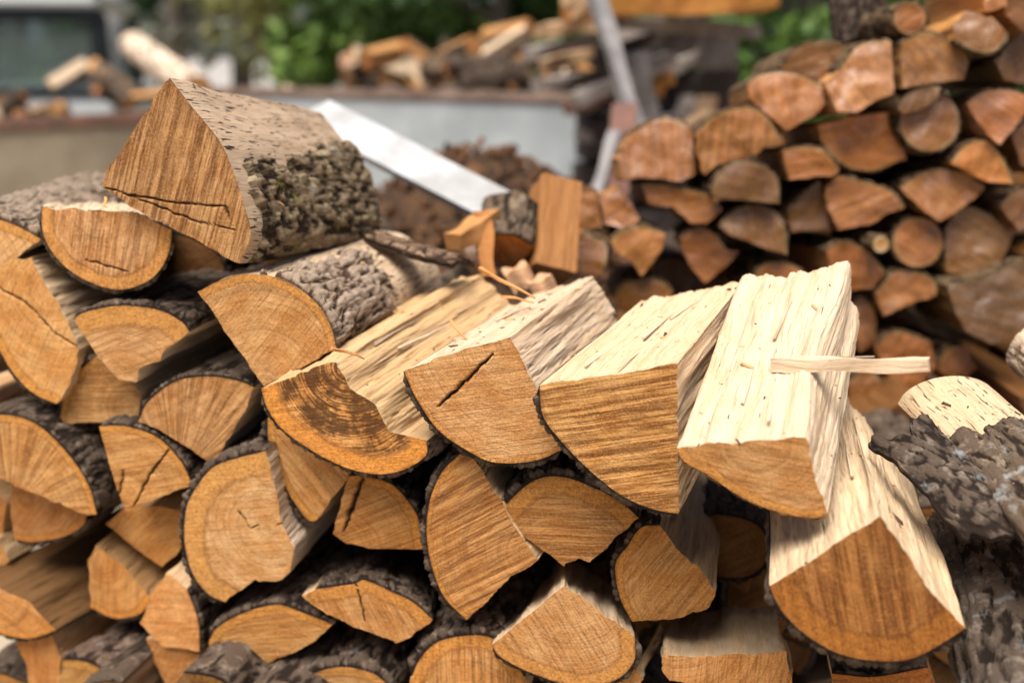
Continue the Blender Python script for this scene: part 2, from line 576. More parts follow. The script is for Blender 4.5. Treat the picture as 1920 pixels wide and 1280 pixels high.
    for cr in cracks:
        cp, cwid = np.asarray(cr[0], float), cr[1]
        tot = sum(np.linalg.norm(cp[i + 1] - cp[i]) for i in range(len(cp) - 1))
        run = 0
        jx = fbm(cu * 120, cv * 120, cu * 0 + 3.3, 2) * 0.0022
        jy = fbm(cu * 120, cv * 120, cu * 0 + 8.3, 2) * 0.0022
        for i in range(len(cp) - 1):
            a, b = cp[i], cp[i + 1]
            ab = b - a
            l2 = ab @ ab
            t_ = np.clip(((cu + jx - a[0]) * ab[0] + (cv + jy - a[1]) * ab[1]) / l2, 0, 1)
            d = np.hypot(cu + jx - a[0] - t_ * ab[0], cv + jy - a[1] - t_ * ab[1])
            fr = (run + t_ * math.sqrt(l2)) / tot
            wd = cwid * (0.35 + 0.65 * np.sin(np.pi * np.clip(fr * 0.9 + 0.08, 0, 1)))
            ck = np.maximum(ck, sstep(wd * 1.0 + ds * 0.35, wd * 0.3, d))
            run += math.sqrt(l2)
    depth = -ripple + ck * 0.007
    depth = depth * np.where(tt > 0.999, 0, 1)[None, :] 
    CP = wpos(cu, cv, depth)
    CPf = np.concatenate([CP.reshape(-1, 3), (O + cen[0] * ux + cen[1] * uy)[None]])
    F = grid_faces(n, rings, True)
    ci = n * rings
    i0 = np.arange(n) * rings
    if pith is None and fl.any() and not fl.all():
        bm_ = uv[fl].mean(0)
        pith = cen - (bm_ - cen) * 1.1
    if pith is None and not fl.any():
        pith = cen + np.array([math.cos(seed), math.sin(seed)]) * 0.09
    pu = np.asarray(pith if pith is not None else cen, float)
    rcv = np.zeros((ci + 1, 3))
    rcv[:ci, 0] = (cu - pu[0]).ravel()
    rcv[:ci, 1] = (cv - pu[1]).ravel()
    rcv[ci, :2] = cen - pu
    rcv[:, 2] = seed % 7
    bpts = uv[fl][::3] if fl.any() else None
    bdv = np.full(ci + 1, 0.5)
    if bpts is not None:
        qq = np.concatenate([np.stack([cu.ravel(), cv.ravel()], 1), cen[None]])
        best = np.full(len(qq), 9.0)
        for bp in bpts:
            best = np.minimum(best, (qq[:, 0] - bp[0]) ** 2 + (qq[:, 1] - bp[1]) ** 2)
        bdv = np.sqrt(best)
    ckv = np.concatenate([ck.ravel(), [0]])
    tri3 = np.stack([np.full(n, ci), np.roll(i0, -1), i0], 1)
    Ft = np.concatenate([F[:, [0, 2, 1]], F[:, [0, 3, 2]], tri3[:, [0, 2, 1]]])
    props(mesh_obj('end_face', CPf, Ft, endm, root, attrs={'rc': rcv, 'bd': bdv, 'ck': ckv}, inv=inv), tint)
    if back:
        ring = P[:, -1]
        V = np.concatenate([ring, ring.mean(0)[None]])
        rb = np.zeros((n + 1, 3))
        rb[:n, :2] = uv - pu
        rb[n, :2] = cen - pu
        rb[:, 2] = seed % 7
        k_ = np.arange(n)
        props(mesh_obj('end_face', V, np.stack([k_, (k_ + 1) % n, np.full(n, n)], 1), endm, root, False,
                       attrs={'rc': rb, 'bd': np.full(n + 1, .5), 'ck': np.zeros(n + 1)}, inv=inv), tint)
    # runs
    if fl.all() or not fl.any():
        runs = [(0, n, bool(fl[0]))]
        closed = True
    else:
        closed = False
        st = [i for i in range(n) if fl[i] != fl[i - 1]]
        runs = []
        for a, b in zip(st, st[1:] + [st[0] + n]):
            runs.append((a, b - a, bool(fl[a])))
    # split runs further at sharp corners
    fcA = np.stack([S, W, np.full_like(W, seed % 7)], -1)
    for a, cnt, isb in runs:
        idx = (a + np.arange(cnt + (0 if closed else 1))) % n
        if not isb:
            # corners within the run
            pieces = [0]
            kk = max(3, int(0.008 / ds))
            lastc = -99
            for q in range(kk, len(idx) - kk):
                v1 = uv[idx[q]] - uv[idx[q - kk]]
                v2 = uv[idx[(q + kk)]] - uv[idx[q]]
                cang = (v1 @ v2) / (np.linalg.norm(v1) * np.linalg.norm(v2) + 1e-12)
                if cang < 0.72 and q - lastc > 3 * kk and q > 2 * kk and q < len(idx) - 2 * kk:
                    lo = q
                    bestc = cang
                    for q2 in range(q, min(q + kk, len(idx) - kk)):
                        v1 = uv[idx[q2]] - uv[idx[q2 - kk]]
                        v2 = uv[idx[q2 + kk]] - uv[idx[q2]]
                        c2 = (v1 @ v2) / (np.linalg.norm(v1) * np.linalg.norm(v2) + 1e-12)
                        if c2 < bestc:
                            bestc, lo = c2, q2
                    pieces.append(lo)
                    lastc = q
            pieces.append(len(idx) - 1)
            if closed and len(pieces) > 2:
                idx = np.append(idx, idx[0])
                pieces[-1] = len(idx) - 1
            elif closed:
                idx = np.append(idx, idx[0])
                pieces[-1] = len(idx) - 1
            for b0, b1 in zip(pieces[:-1], pieces[1:]):
                ii = idx[b0:b1 + 1]
                Fq = grid_faces(len(ii), m)[:, ::-1]
                props(mesh_obj('split_face', P[ii].reshape(-1, 3), Fq, splitm, root, attrs={'fc': fcA[ii].reshape(-1, 3)}, inv=inv), stint)
        else:
            if closed:
                idx = np.append(idx, idx[0])
            q = len(idx)
            if peel is not None:
                Fq = grid_faces(q, m)[:, ::-1]
                props(mesh_obj('peeled_surface', P[idx].reshape(-1, 3), Fq, M_PEEL, root, attrs={'fc': fcA[idx].reshape(-1, 3)}, inv=inv), tint)
            ss = np.concatenate([[0], np.cumsum(seg[idx[:-1]])])
            SS = np.broadcast_to(ss[:, None], (q, m))
            WW = W[idx]
            wv = fbm(SS * 30, WW * 14, SS * 0 + seed, 2) * 0.012
            wv2 = fbm(SS * 90, WW * 45, SS * 0 + seed + 9, 2) * 0.007
            cellb = worley((SS + wv + wv2) * 95, (WW + wv * 1.5 + wv2 * 2) * 24, int(seed * 10) % 999)
            ridg = 1 - np.abs(fbm((SS + wv) * 55, WW * 13, SS * 0 + seed, 3)) * 2.2
            h = np.clip(sstep(0.0, 0.22, cellb) * 0.45 + 0.55 * fbm(SS * 110, WW * 48, SS * 0 + seed, 3, 0.55) + 0.75 * (1 - np.clip(ridg, 0, 1)) + 0.02, 0, 1.25)
            if chunk:
                hc = np.clip(0.5 + 1.2 * fbm(SS * 95, WW * 70, SS * 0 + seed, 3, 0.62), 0, 1.3)
                h = h * (1 - chunk) + hc * chunk
            frac = ss / max(ss[-1], 1e-6)
            th = tb * (0.40 + 0.85 * h)
            if not closed:
                th = th * (0.12 + 0.88 * sstep(0, 0.06, np.minimum(frac, 1 - frac)))[:, None]
            mask = np.ones((q, m)) if peel is None else peel(np.broadcast_to(frac[:, None], (q, m)), WW, fbm(SS * 38, WW * 38, SS * 0 + seed, 4, 0.6))
            th = np.where(mask > 0.12, th, np.where(mask > 0, th * np.clip(mask / 0.12, 0, 1), -0.002))
            nw = nr[idx][:, None, 0:1] * ux + nr[idx][:, None, 1:2] * uy
            jit = fbm(SS * 150, SS * 0, SS * 0 + seed, 3) * 0.0035 * sstep(0.02, 0.0, WW)
            B = P[idx] + nw * th[..., None] + axis * (jit * 0.8 + 0.0005)[..., None]
            inner = P[idx][:, 0:1] + axis * 0.0006
            V = np.concatenate([inner, B], 1)
            hh = np.concatenate([h[:, 0:1] * 0.3, h], 1)
            fcb = np.concatenate([fcA[idx][:, 0:1], fcA[idx]], 1).copy()
            fcb[:, 0, 1] -= 0.004
            Fq = grid_faces(q, m + 1)[:, ::-1]
            Vf, hf, ff = V.reshape(-1, 3), hh.reshape(-1), fcb.reshape(-1, 3)
            if peel is not None:
                mk = np.concatenate([mask[:, 0:1], mask], 1).reshape(-1)
                keep = (mk[Fq] > -0.0).any(1)
                Fq = Fq[keep]
                if len(Fq) == 0:
                    continue
                Vf, Fq, at2 = compact(Vf, Fq, {'h': hf, 'fc': ff})
            else:
                at2 = {'h': hf, 'fc': ff}
            props(mesh_obj('bark', Vf, Fq, barkm, root, attrs=at2, inv=inv), btint)
    return root

A0 = R(13)
N0 = np.array([math.sin(A0), math.cos(A0), 0.0])
C0 = 1.27

def direction(az, pit=0.0):
    return np.array([math.sin(R(az)) * math.cos(R(pit)), math.cos(R(az)) * math.cos(R(pit)), math.sin(R(pit))])

def flog(label, px, bark=None, pr=0.0, L=0.36, to=None, az=13, pit=0, fy=0, fp=0, n0=None, c0=None, pith=None, ctr=None, cracks=(), name='split_log', sw=None, **kw):
    if sw is not None:
        kw['saw'] = (R(sw[0] - 90), sw[1])
    n = N0 if n0 is None else n0
    c = C0 if c0 is None else c0
    px = [tuple(map(float, p)) for p in px]
    mx, my = np.mean([p[0] for p in px]), np.mean([p[1] for p in px])
    O = on_plane(mx, my, n, c - pr)
    if fy or fp:
        a = math.atan2(n[0], n[1]) + R(fy)
        n = np.array([math.sin(a) * math.cos(R(fp)), math.cos(a) * math.cos(R(fp)), math.sin(R(fp))])
    cc = n @ O
    ux = unit(np.cross(n, [0, 0, 1]))
    uy = np.cross(ux, n)
    loc = lambda p: (lambda q: np.array([(q - O) @ ux, (q - O) @ uy]))(on_plane(p[0], p[1], n, cc))
    pts = [loc(p) for p in px]
    k = len(pts)
    be = set()
    if bark == 'all':
        be = set(range(k))
    elif bark:
        i = bark[0]
        while i % k != bark[1] % k:
            be.add(i % k)
            i += 1
    if to is not None:
        A = on_plane(to[0][0], to[0][1], n, cc)
        r = ray(*to[1])
        d0 = CAM - A
        a_, b_, c_ = r @ r, 2 * r @ d0, d0 @ d0 - L * L
        disc = b_ * b_ - 4 * a_ * c_
        t = (-b_ + math.sqrt(max(disc, 0))) / (2 * a_)
        axis = unit(CAM + r * t - A)
    else:
        axis = direction(az, pit)
    cr = [([loc(p) for p in c_[0]], c_[1]) for c_ in cracks]
    return build_log(name, label, O, ux, uy, axis, pts, be, L=L, pith=None if pith is None else loc(pith), ctr=None if ctr is None else loc(ctr), cracks=cr, **kw)


# ------------------------------------------------------------------ front pile
G1 = 'oak firewood of the near pile'
HI = 0.0016

def peel_top(f, w, nz):      # big top log: bare upper side and bare strip at the cut, thick bark below
    return np.minimum((0.52 + 0.12 * nz + 0.22 * sstep(0.12, 0.36, w) - f) * 8, (w - 0.022 - 0.022 * nz) * 60)

flog('large wedge log lying on top of the near pile, moss and lichen on its bark',
     [(318, 146), (358, 198), (410, 262), (436, 318), (458, 385), (470, 440), (450, 494), (400, 468), (318, 425), (240, 385), (192, 350), (203, 316), (245, 252), (286, 190)],
     bark=(0, 6), pr=0.05, L=0.37, to=((318, 146), (600, 196)), taper=0.90, sw=(72, 1.15), sap=0.0, pith=(200, 300), tb=0.0095, ds=HI, peel=peel_top,
     barkm=M_BARKMOSS, chunk=0.6, moss=0.6, lichen=0.25, tint=(0.93, .92, .92), fleck=1.0, fp=-4,
     cracks=[([(192, 352), (260, 368), (330, 380), (428, 388)], 0.0011), ([(215, 356), (290, 385), (360, 412), (440, 432)], 0.0011), ([(424, 385), (428, 412)], 0.0022)])
flog('half-round log with a cream split top wedged under the big mossy log',
     [(78, 388), (130, 390), (200, 396), (262, 402), (322, 432), (318, 468), (302, 503), (272, 530), (220, 543), (160, 525), (112, 490), (82, 442)],
     bark=(4, 0), pr=0.03, L=0.34, to=((78, 388), (120, 374)), sw=(74, 0.9), sap=0.020, tb=0.005, ds=0.0018, pith=(190, 380),
     cracks=[([(160, 488), (190, 495), (240, 510)], 0.0012)])
flog('bark-topped log at the left edge behind the half-round one',
     [(-70, 398), (0, 412), (40, 428), (76, 448), (42, 474), (0, 506), (-70, 520)], bark=(0, 3), pr=0.02, L=0.46, to=((40, 428), (250, 352)), sw=(40, 0.3),
     barkm=M_BARKPALE, tb=0.010, btint=(0.55, 0.52, 0.5))
flog('tall oak log at the left edge with one long crack across its end',
     [(58, 482), (92, 542), (126, 602), (148, 655), (132, 718), (105, 757), (60, 735), (20, 692), (-10, 640), (-45, 590), (-30, 520), (20, 486)], bark=(5, 9), pr=0.02,
     sw=(60, 0.15), sap=0.016, cracks=[([(-20, 530), (50, 568), (100, 622), (148, 652)], 0.0016)], tint=(1, .95, .88), az=9)
flog('wedge log with a broad bright sapwood band, third down on the left',
     [(138, 598), (158, 586), (200, 576), (240, 573), (300, 582), (340, 603), (355, 622), (306, 660), (299, 678), (262, 690), (256, 716), (223, 712), (180, 664)],
     bark=(0, 6), pr=0.04, ds=0.0018, sw=(20, 0.35), sap=0.030, pith=(240, 730), tb=0.006, az=11, L=0.34)
flog('quarter-round log with fine growth rings below the mossy log',
     [(371, 547), (412, 526), (457, 514), (515, 519), (563, 543), (601, 578), (622, 619), (630, 652), (550, 695), (495, 724), (430, 632)],
     bark=(0, 7), pr=0.05, L=0.40, to=((601, 578), (812, 478)), ds=HI, sw=(50, 0.12), sap=0.012, pith=(497, 722), tb=0.008, taper=0.95,
     barkm=M_BARKPALE, peel=lambda f, w, nz: np.minimum((0.42 + 0.16 * nz + 0.10 * sstep(.25, .1, w) - f) * 8, (0.20 + 0.07 * nz - w) * 40) , tint=(1.02, 1.0, .96), fleck=0.8, btint=(.62, .58, .55))
flog('orange-stained log with a ragged broken end, middle of the top row',
     [(490, 728), (566, 697), (630, 679), (655, 726), (706, 762), (735, 822), (800, 826), (797, 855), (752, 882), (698, 888), (641, 873), (584, 844), (530, 805), (501, 765)],
     bark=(6, 0), pr=0.085, L=0.38, to=((630, 679), (905, 515)), ds=HI, sw=(10, 0.45), sap=0.026, rot=1.0, pith=(650, 690), ctr=(650, 790), tb=0.005, fib=1.6,
     tint=(1.05, .92, .72), stint=(.82, .70, .52), rough=.002)
flog('sharp-edged quarter log with a diagonal dark gash in its end',
     [(758, 697), (814, 672), (889, 650), (957, 632), (975, 668), (1008, 733), (1029, 794), (1052, 844), (1000, 864), (925, 866), (871, 841), (821, 805), (781, 747)],
     bark=(7, 0), pr=0.10, L=0.36, to=((957, 632), (1116, 517)), ds=HI, sw=(12, 0.4), sap=0.006, pith=(960, 640), tb=0.007, fib=0.9,
     cracks=[([(820, 762), (865, 722), (925, 664)], 0.0026)], tint=(.96, .93, .92))
flog('big square-topped log with coarse saw marks, third from the right in the top row',
     [(1011, 722), (1129, 705), (1216, 692), (1271, 681), (1271, 768), (1269, 834), (1272, 963), (1225, 954), (1168, 930), (1111, 886), (1059, 834), (1019, 781)],
     bark=(6, 0), pr=0.15, L=0.37, to=((1271, 681), (1403, 519)), taper=0.92, ds=HI, sw=(13, 1.25), sap=0.0, pith=(1270, 690), tb=0.007, fib=0.8, tint=(1.04, .98, .9))

def warp_flare(u, v, w):
    f = sstep(0.0, 0.16, w) * sstep(0.34, 0.16, w)
    g = sstep(0.18, 0.36, w)
    top = sstep(0.0, 0.06, v)
    right = sstep(-0.02, 0.08, u)
    return (-0.022 * f * right * top + 0.012 * g * right * top, 0.014 * g * right * top - 0.004 * f)

_l11 = flog('rightmost log of the top row, pale wavy split top flaring to a point',
     [(1269, 840), (1339, 830), (1400, 826), (1511, 820), (1522, 869), (1544, 934), (1552, 962), (1527, 971), (1461, 960), (1395, 934), (1330, 892), (1282, 864)],
     bark=(6, 0), pr=0.22, L=0.40, to=((1511, 822), (1580, 500)), ds=HI, sw=(-8, 0.3), sap=0.010, pith=(1420, 830), tb=0.002, warp=warp_flare, fib=0.9,
     tint=(.92, .9, .88), stint=(1, 1, 1), btint=(2.2, 1.7, 1.1))
flog('large blurred wedge log jutting out at lower right',
     [(1649, 967), (1443, 1098), (1452, 1120), (1474, 1155), (1517, 1194), (1574, 1225), (1640, 1238), (1701, 1236), (1752, 1214), (1810, 1177), (1736, 1098), (1701, 1037)],
     bark=(1, 9), pr=0.26, L=0.42, to=((1649, 967), (1590, 742)), ds=0.002, sw=(-76, 1.0), sap=0.030, pith=(1649, 960), tb=0.008, tint=(.66, .52, .38), stint=(1, .97, .9))  # darker end tint paints in the shadow on the cut face
# rows below
flog('small log with a cream end tucked under the bright-sapwood wedge',
     [(112, 793), (120, 745), (150, 695), (180, 668), (230, 700), (265, 740), (262, 792)], bark=(0, 3), pr=0.0, sw=(4, 0.6), sap=0.010, tint=(1, .96, .9))
flog('log with fan-shaped saw streaks pointing down, left of centre',
     [(260, 790), (275, 757), (310, 726), (345, 710), (400, 706), (450, 715), (476, 726), (460, 770), (430, 820), (398, 868), (340, 832), (300, 806)], bark=(0, 6), pr=0.03,
     sw=(30, 0.85), fan=1.0, pith=(330, 900), sap=0.0, tint=(1.0, .97, .92), ds=.002)
flog('large half-round log cut by the left edge with rayed streaks',
     [(-70, 790), (0, 778), (51, 786), (97, 818), (143, 871), (169, 917), (181, 964), (160, 964), (105, 942), (55, 921), (21, 905), (-70, 870)], bark=(0, 6), pr=0.035,
     sw=(30, 0.7), fan=1.0, pith=(20, 960), sap=0.012, az=20, tint=(1.05, 1.0, .92))
flog('flat slab log directly beneath the half-round at the left edge',
     [(22, 906), (105, 943), (162, 966), (155, 985), (120, 1005), (60, 1016), (27, 1010), (20, 960)], bark=(2, 6), pr=-0.01, sw=(50, 0.15), sap=0.012, tint=(.95, .82, .68))
flog('wedge log with two dark cracks beside the half-round at the left edge',
     [(186, 799), (236, 799), (295, 820), (337, 862), (361, 909), (295, 934), (236, 959), (219, 917), (202, 858)], bark=(0, 4), pr=0.03, sw=(14, 0.55), sap=0.010, ds=0.0018,
     cracks=[([(316, 842), (280, 890), (249, 951)], 0.0022), ([(231, 880), (224, 922), (222, 940)], 0.0020)], tint=(1, .95, .87))
flog('big rounded log with grey heartwood ringed by orange sapwood',
     [(401, 875), (447, 858), (498, 845), (515, 909), (527, 976), (553, 1027), (544, 1069), (523, 1088), (477, 1086), (422, 1128), (388, 1111), (359, 1069), (346, 1010), (350, 951), (371, 909)],
     bark=(9, 2), pr=0.055, ds=HI, sw=(10, 0.12), sap=0.033, pith=(500, 990), tb=0.009, tint=(.92, .93, .98), az=12,
     cracks=[([(446, 957), (460, 975), (468, 990)], 0.0011), ([(468, 990), (484, 984)], 0.0011), ([(520, 985), (545, 975)], 0.0014)])
flog('narrow slab log slanting between the orange-stained log and the round one',
     [(502, 783), (504, 830), (520, 880), (545, 930), (575, 972), (592, 976), (630, 925), (658, 885), (600, 830), (545, 780)], bark=(0, 5), pr=0.02, ds=0.0018, sw=(-52, 0.7), sap=0.011,
     tb=0.010, pith=(660, 780), tint=(1.0, .93, .85))
flog('small quarter log with a wide black split under the orange-stained log',
     [(624, 1000), (640, 935), (652, 892), (685, 893), (731, 906), (764, 938), (785, 975), (793, 1028), (703, 1028), (649, 1018)], bark=(2, 7), pr=0.03, ds=0.0018, sw=(26, 0.6), sap=0.014,
     pith=(640, 1030), cracks=[([(680, 893), (664, 940), (643, 996)], 0.0042)], tint=(.98, .85, .68))
flog('tall kite-shaped log with slanting saw streaks at bottom centre',
     [(861, 852), (890, 860), (925, 920), (976, 1003), (1008, 1050), (958, 1079), (911, 1129), (875, 1161), (842, 1130), (825, 1104), (807, 1050), (800, 992), (807, 935), (829, 885)],
     bark=(7, 0), pr=0.075, ds=HI, sw=(33, 1.1), sap=0.007, pith=(1010, 1040), tb=0.008, tint=(1.0, .9, .76))
flog('broad log with pale sapwood crest and notched lower edge, right of the kite-shaped one',
     [(928, 972), (950, 944), (1001, 901), (1055, 894), (1120, 917), (1165, 942), (1198, 971), (1159, 1002), (1137, 1028), (1106, 1054), (1084, 1046), (1058, 1061), (1019, 1032), (976, 1000)],
     bark=(0, 6), pr=0.07, ds=0.0018, sw=(4, 0.75), sap=0.024, pith=(1060, 1060), tb=0.010, tint=(1, .92, .8))
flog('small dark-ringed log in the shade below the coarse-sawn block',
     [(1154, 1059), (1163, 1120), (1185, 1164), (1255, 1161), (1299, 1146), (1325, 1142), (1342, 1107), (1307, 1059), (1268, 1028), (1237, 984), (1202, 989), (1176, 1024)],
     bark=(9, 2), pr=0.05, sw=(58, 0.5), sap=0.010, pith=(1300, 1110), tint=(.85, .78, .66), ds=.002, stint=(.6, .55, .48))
flog('block with rough bark roof and a vertical crack, low centre',
     [(566, 1116), (591, 1104), (663, 1094), (685, 1087), (731, 1107), (775, 1129), (811, 1161), (789, 1179), (742, 1206), (717, 1194), (652, 1169), (613, 1151)],
     bark=(1, 6), pr=0.06, ds=HI, to=((591, 1104), (650, 1030)), sw=(-62, 0.45), sap=0.020, pith=(700, 1290), tb=0.007, tint=(1.02, .95, .85), L=.34,
     cracks=[([(668, 1095), (678, 1130), (684, 1165)], 0.0013)], lichen=.2)
flog('lens-shaped log with bark on its back near the bottom left of centre',
     [(392, 1200), (409, 1175), (456, 1149), (519, 1133), (570, 1149), (624, 1170), (586, 1204), (506, 1242), (401, 1252)], bark=(0, 5), pr=0.05, sw=(14, 0.55), sap=0.014, tb=0.008,
     pith=(520, 1330), tint=(1.02, .95, .84), az=18, lichen=.3, ds=.002)
flog('bark-backed log at the bottom edge with only the rim of its end showing',
     [(535, 1300), (560, 1275), (600, 1257), (645, 1250), (700, 1262), (740, 1295), (705, 1345), (600, 1350)], bark=(0, 5), pr=0.06, sw=(10, 0.5), sap=0.014, tb=0.010, az=16, lichen=.3, ds=.002)
flog('round-shouldered log with vertical streaks at the bottom edge',
     [(772, 1268), (789, 1233), (821, 1203), (875, 1191), (922, 1196), (958, 1233), (984, 1268), (990, 1310), (960, 1345), (800, 1345), (768, 1310)], bark=(0, 6), pr=0.06, sw=(90, 0.9),
     sap=0.020, tb=0.011, pith=(880, 1330), tint=(.98, .92, .82), ds=.0018)
flog('peaked log with a pale tent-shaped end at the bottom edge',
     [(1058, 1097), (922, 1208), (940, 1232), (1000, 1262), (1080, 1286), (1150, 1276), (1188, 1240), (1190, 1192), (1125, 1145)], bark=(1, 7), pr=0.10, ds=HI, sw=(-58, 0.5), sap=0.020,
     to=((1058, 1097), (1066, 1040)), pith=(1058, 1090), tb=0.006, tint=(1.0, .98, .96), L=.34)
flog('thin stick of split wood standing between two logs at the bottom edge',
     [(1152, 1272), (1195, 1252), (1207, 1272), (1190, 1296), (1160, 1300)], pr=0.08, L=0.30, to=((1195, 1252), (1240, 1165)), sw=(90, 0.2), sap=0, tint=(1, .97, .9), ds=.002)
flog('flat block with a fibrous top at the bottom edge, right of the thin stick',
     [(1242, 1226), (1300, 1231), (1400, 1226), (1475, 1220), (1485, 1275), (1478, 1296), (1360, 1290), (1255, 1275), (1240, 1252)], pr=0.09, L=0.32, to=((1242, 1226), (1264, 1140)),
     sw=(88, 0.3), sap=0, tint=(.95, .85, .72), stint=(.9, .84, .75), ds=.002)
# blurred lower left
flog('blurred wedge log with a rounded tip, lower left',
     [(165, 1050), (170, 1138), (214, 1158), (262, 1150), (284, 1122), (232, 1062), (180, 1022)], bark=(1, 4), pr=0.0, sw=(80, 0.3), sap=0.012, tint=(.95, .82, .66), az=8, stint=(.55, .42, .27), L=.34)
flog('pale fan-shaped log behind the big rounded one on the left',
     [(198, 982), (236, 951), (295, 949), (342, 959), (344, 1010), (333, 1035), (304, 1062), (253, 1027)], pr=-0.02, sw=(45, 0.2), sap=0, tint=(.9, .78, .62))
flog('upright narrow log below the big rounded one on the left',
     [(312, 1073), (350, 1103), (371, 1162), (374, 1221), (304, 1212), (262, 1168), (282, 1120)], bark=(1, 3), pr=0.03, sw=(8, 0.4), sap=0.0, tint=(1.05, .95, .82))
flog('blurred tan log at the bottom left with a corner facing down',
     [(274, 1196), (330, 1208), (370, 1226), (402, 1256), (392, 1310), (330, 1320), (300, 1262)], pr=0.02, sw=(70, 0.2), sap=0, tint=(.95, .82, .65))
flog('dark bark-covered log at the bottom left corner area',
     [(118, 1236), (160, 1240), (195, 1258), (222, 1290), (220, 1330), (140, 1340), (108, 1290)], bark=(0, 3), pr=0.05, sw=(50, 0.3), sap=0.016, tb=0.012, az=30, lichen=.35, btint=(1.3, 1.2, 1.2))
flog('orange log end in the bottom left corner beside the dark bark',
     [(30, 1204), (97, 1190), (114, 1234), (112, 1290), (60, 1300), (50, 1246)], bark=(3, 5), pr=0.02, sw=(80, 0.4), sap=0.0, tint=(1, .8, .6))
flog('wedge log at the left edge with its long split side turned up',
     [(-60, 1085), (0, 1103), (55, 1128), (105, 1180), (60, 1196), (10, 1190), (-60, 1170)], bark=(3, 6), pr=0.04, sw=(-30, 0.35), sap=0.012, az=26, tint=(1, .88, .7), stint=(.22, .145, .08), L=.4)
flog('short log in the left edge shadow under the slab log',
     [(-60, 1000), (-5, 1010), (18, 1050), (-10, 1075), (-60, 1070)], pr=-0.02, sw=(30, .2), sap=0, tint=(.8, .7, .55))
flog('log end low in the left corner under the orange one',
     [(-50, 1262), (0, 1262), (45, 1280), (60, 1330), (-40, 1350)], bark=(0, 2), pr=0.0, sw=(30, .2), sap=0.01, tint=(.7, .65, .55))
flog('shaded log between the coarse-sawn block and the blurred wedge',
     [(1330, 985), (1410, 1000), (1425, 1060), (1400, 1110), (1350, 1080)], pr=-0.14, sw=(30, .2), sap=0, tint=(.5, .4, .32), stint=(.4, .32, .25))  # low tints stand in for the shade of this gap
flog('log under the blurred wedge log at the bottom edge',
     [(1560, 1262), (1640, 1268), (1740, 1250), (1760, 1300), (1680, 1340), (1570, 1330)], bark=(0, 2), pr=0.12, sw=(60, .3), sap=.01, tint=(.8, .6, .45))

flog('added barked log, tinted dark to blacken the gap beneath the big mossy log',
     [(292, 470), (330, 440), (400, 470), (420, 520), (370, 560), (310, 565), (270, 540)], bark='all', pr=-0.20, sw=(30, .2), sap=0, tint=(.3, .25, .2), az=18, tb=.008, L=.4, btint=(.6, .6, .6))  # this and the next two: added logs, shade put into their tints
flog('added barked log, tinted dark for the shadow left of the fine-ringed quarter log',
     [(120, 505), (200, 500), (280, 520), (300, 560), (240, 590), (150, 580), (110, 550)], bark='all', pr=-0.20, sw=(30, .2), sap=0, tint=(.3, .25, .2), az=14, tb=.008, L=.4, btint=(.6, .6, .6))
flog('added barked log, tinted dark for the shade of the gap under the rightmost top log',
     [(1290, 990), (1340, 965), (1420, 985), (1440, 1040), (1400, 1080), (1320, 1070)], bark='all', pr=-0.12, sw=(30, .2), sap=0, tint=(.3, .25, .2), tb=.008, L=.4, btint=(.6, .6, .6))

for (lab, pp, pr_) in (('log at the left edge beside the cracked tall log', [(-150, 560), (-60, 570), (-30, 640), (-50, 720), (-140, 730)], 0.0),
                       ('log at the left edge beside the rayed half-round', [(-170, 770), (-75, 790), (-70, 900), (-160, 910)], 0.0),
                       ('log at the left edge beside the flat slab', [(-110, 905), (-20, 905), (12, 945), (5, 1000), (-90, 1005)], -0.04)):
    flog(lab, pp, pr=pr_, sw=(40, .3), sap=0, tint=(.8, .65, .48), ds=.004)

# ------------------------------------------------------------------ loose pieces of the near pile
def bar(name, a, b, wd, th, mat, parent=None, up=(0, 0, 1), tip=0.4, seg=8, wob=0.0, attrs=True, tint=(1, 1, 1), label=None, cat=None, group=None):
    """slightly irregular tapered bar between two world points"""
    a, b = np.asarray(a, float), np.asarray(b, float)
    _seed[0] += 1
    sd_ = _seed[0] * 2.1
    d = unit(b - a)
    x = unit(np.cross(d, up))
    y = np.cross(x, d)
    Ln = np.linalg.norm(b - a)
    V, fc = [], []
    for k in range(seg + 1):
        t = k / seg
        s = 1 - (1 - tip) * t
        c = a + (b - a) * t + x * wob * math.sin(sd_ + 5 * t) + y * wob * math.cos(sd_ * 1.3 + 4 * t)
        for q, (sx, sy) in enumerate(((-1, -1), (1, -1), (1, 1), (-1, 1))):
            j = 1 + 0.18 * math.sin(sd_ + 7.3 * k + q * 2.1)
            V.append(c + x * sx * wd / 2 * s * j + y * sy * th / 2 * s * j)
            fc.append((q * wd, t * Ln, sd_ % 7))
    F = []
    for k in range(seg):
        for q in range(4):
            F.append((k * 4 + q, k * 4 + (q + 1) % 4, k * 4 + 4 + (q + 1) % 4, k * 4 + 4 + q))
    F += [(3, 2, 1, 0), tuple(seg * 4 + q for q in range(4))]
    V = np.array(V)
    if parent is not None:
        iv = np.linalg.inv(np.array(parent.matrix_world))
    else:
        iv = np.eye(4)
        iv[:3, 3] = -np.array([(a[0] + b[0]) / 2, (a[1] + b[1]) / 2, min(a[2], b[2])])
    o = mesh_obj(name, V, F, mat, parent, smooth=False, attrs={'fc': np.array(fc)}, inv=iv)
    if parent is None:
        o.location = -iv[:3, 3]
    o.color = (*tint, 1)
    o['fleck'] = 0.3
    if label:
        tag(o, label, cat, group)
    return o

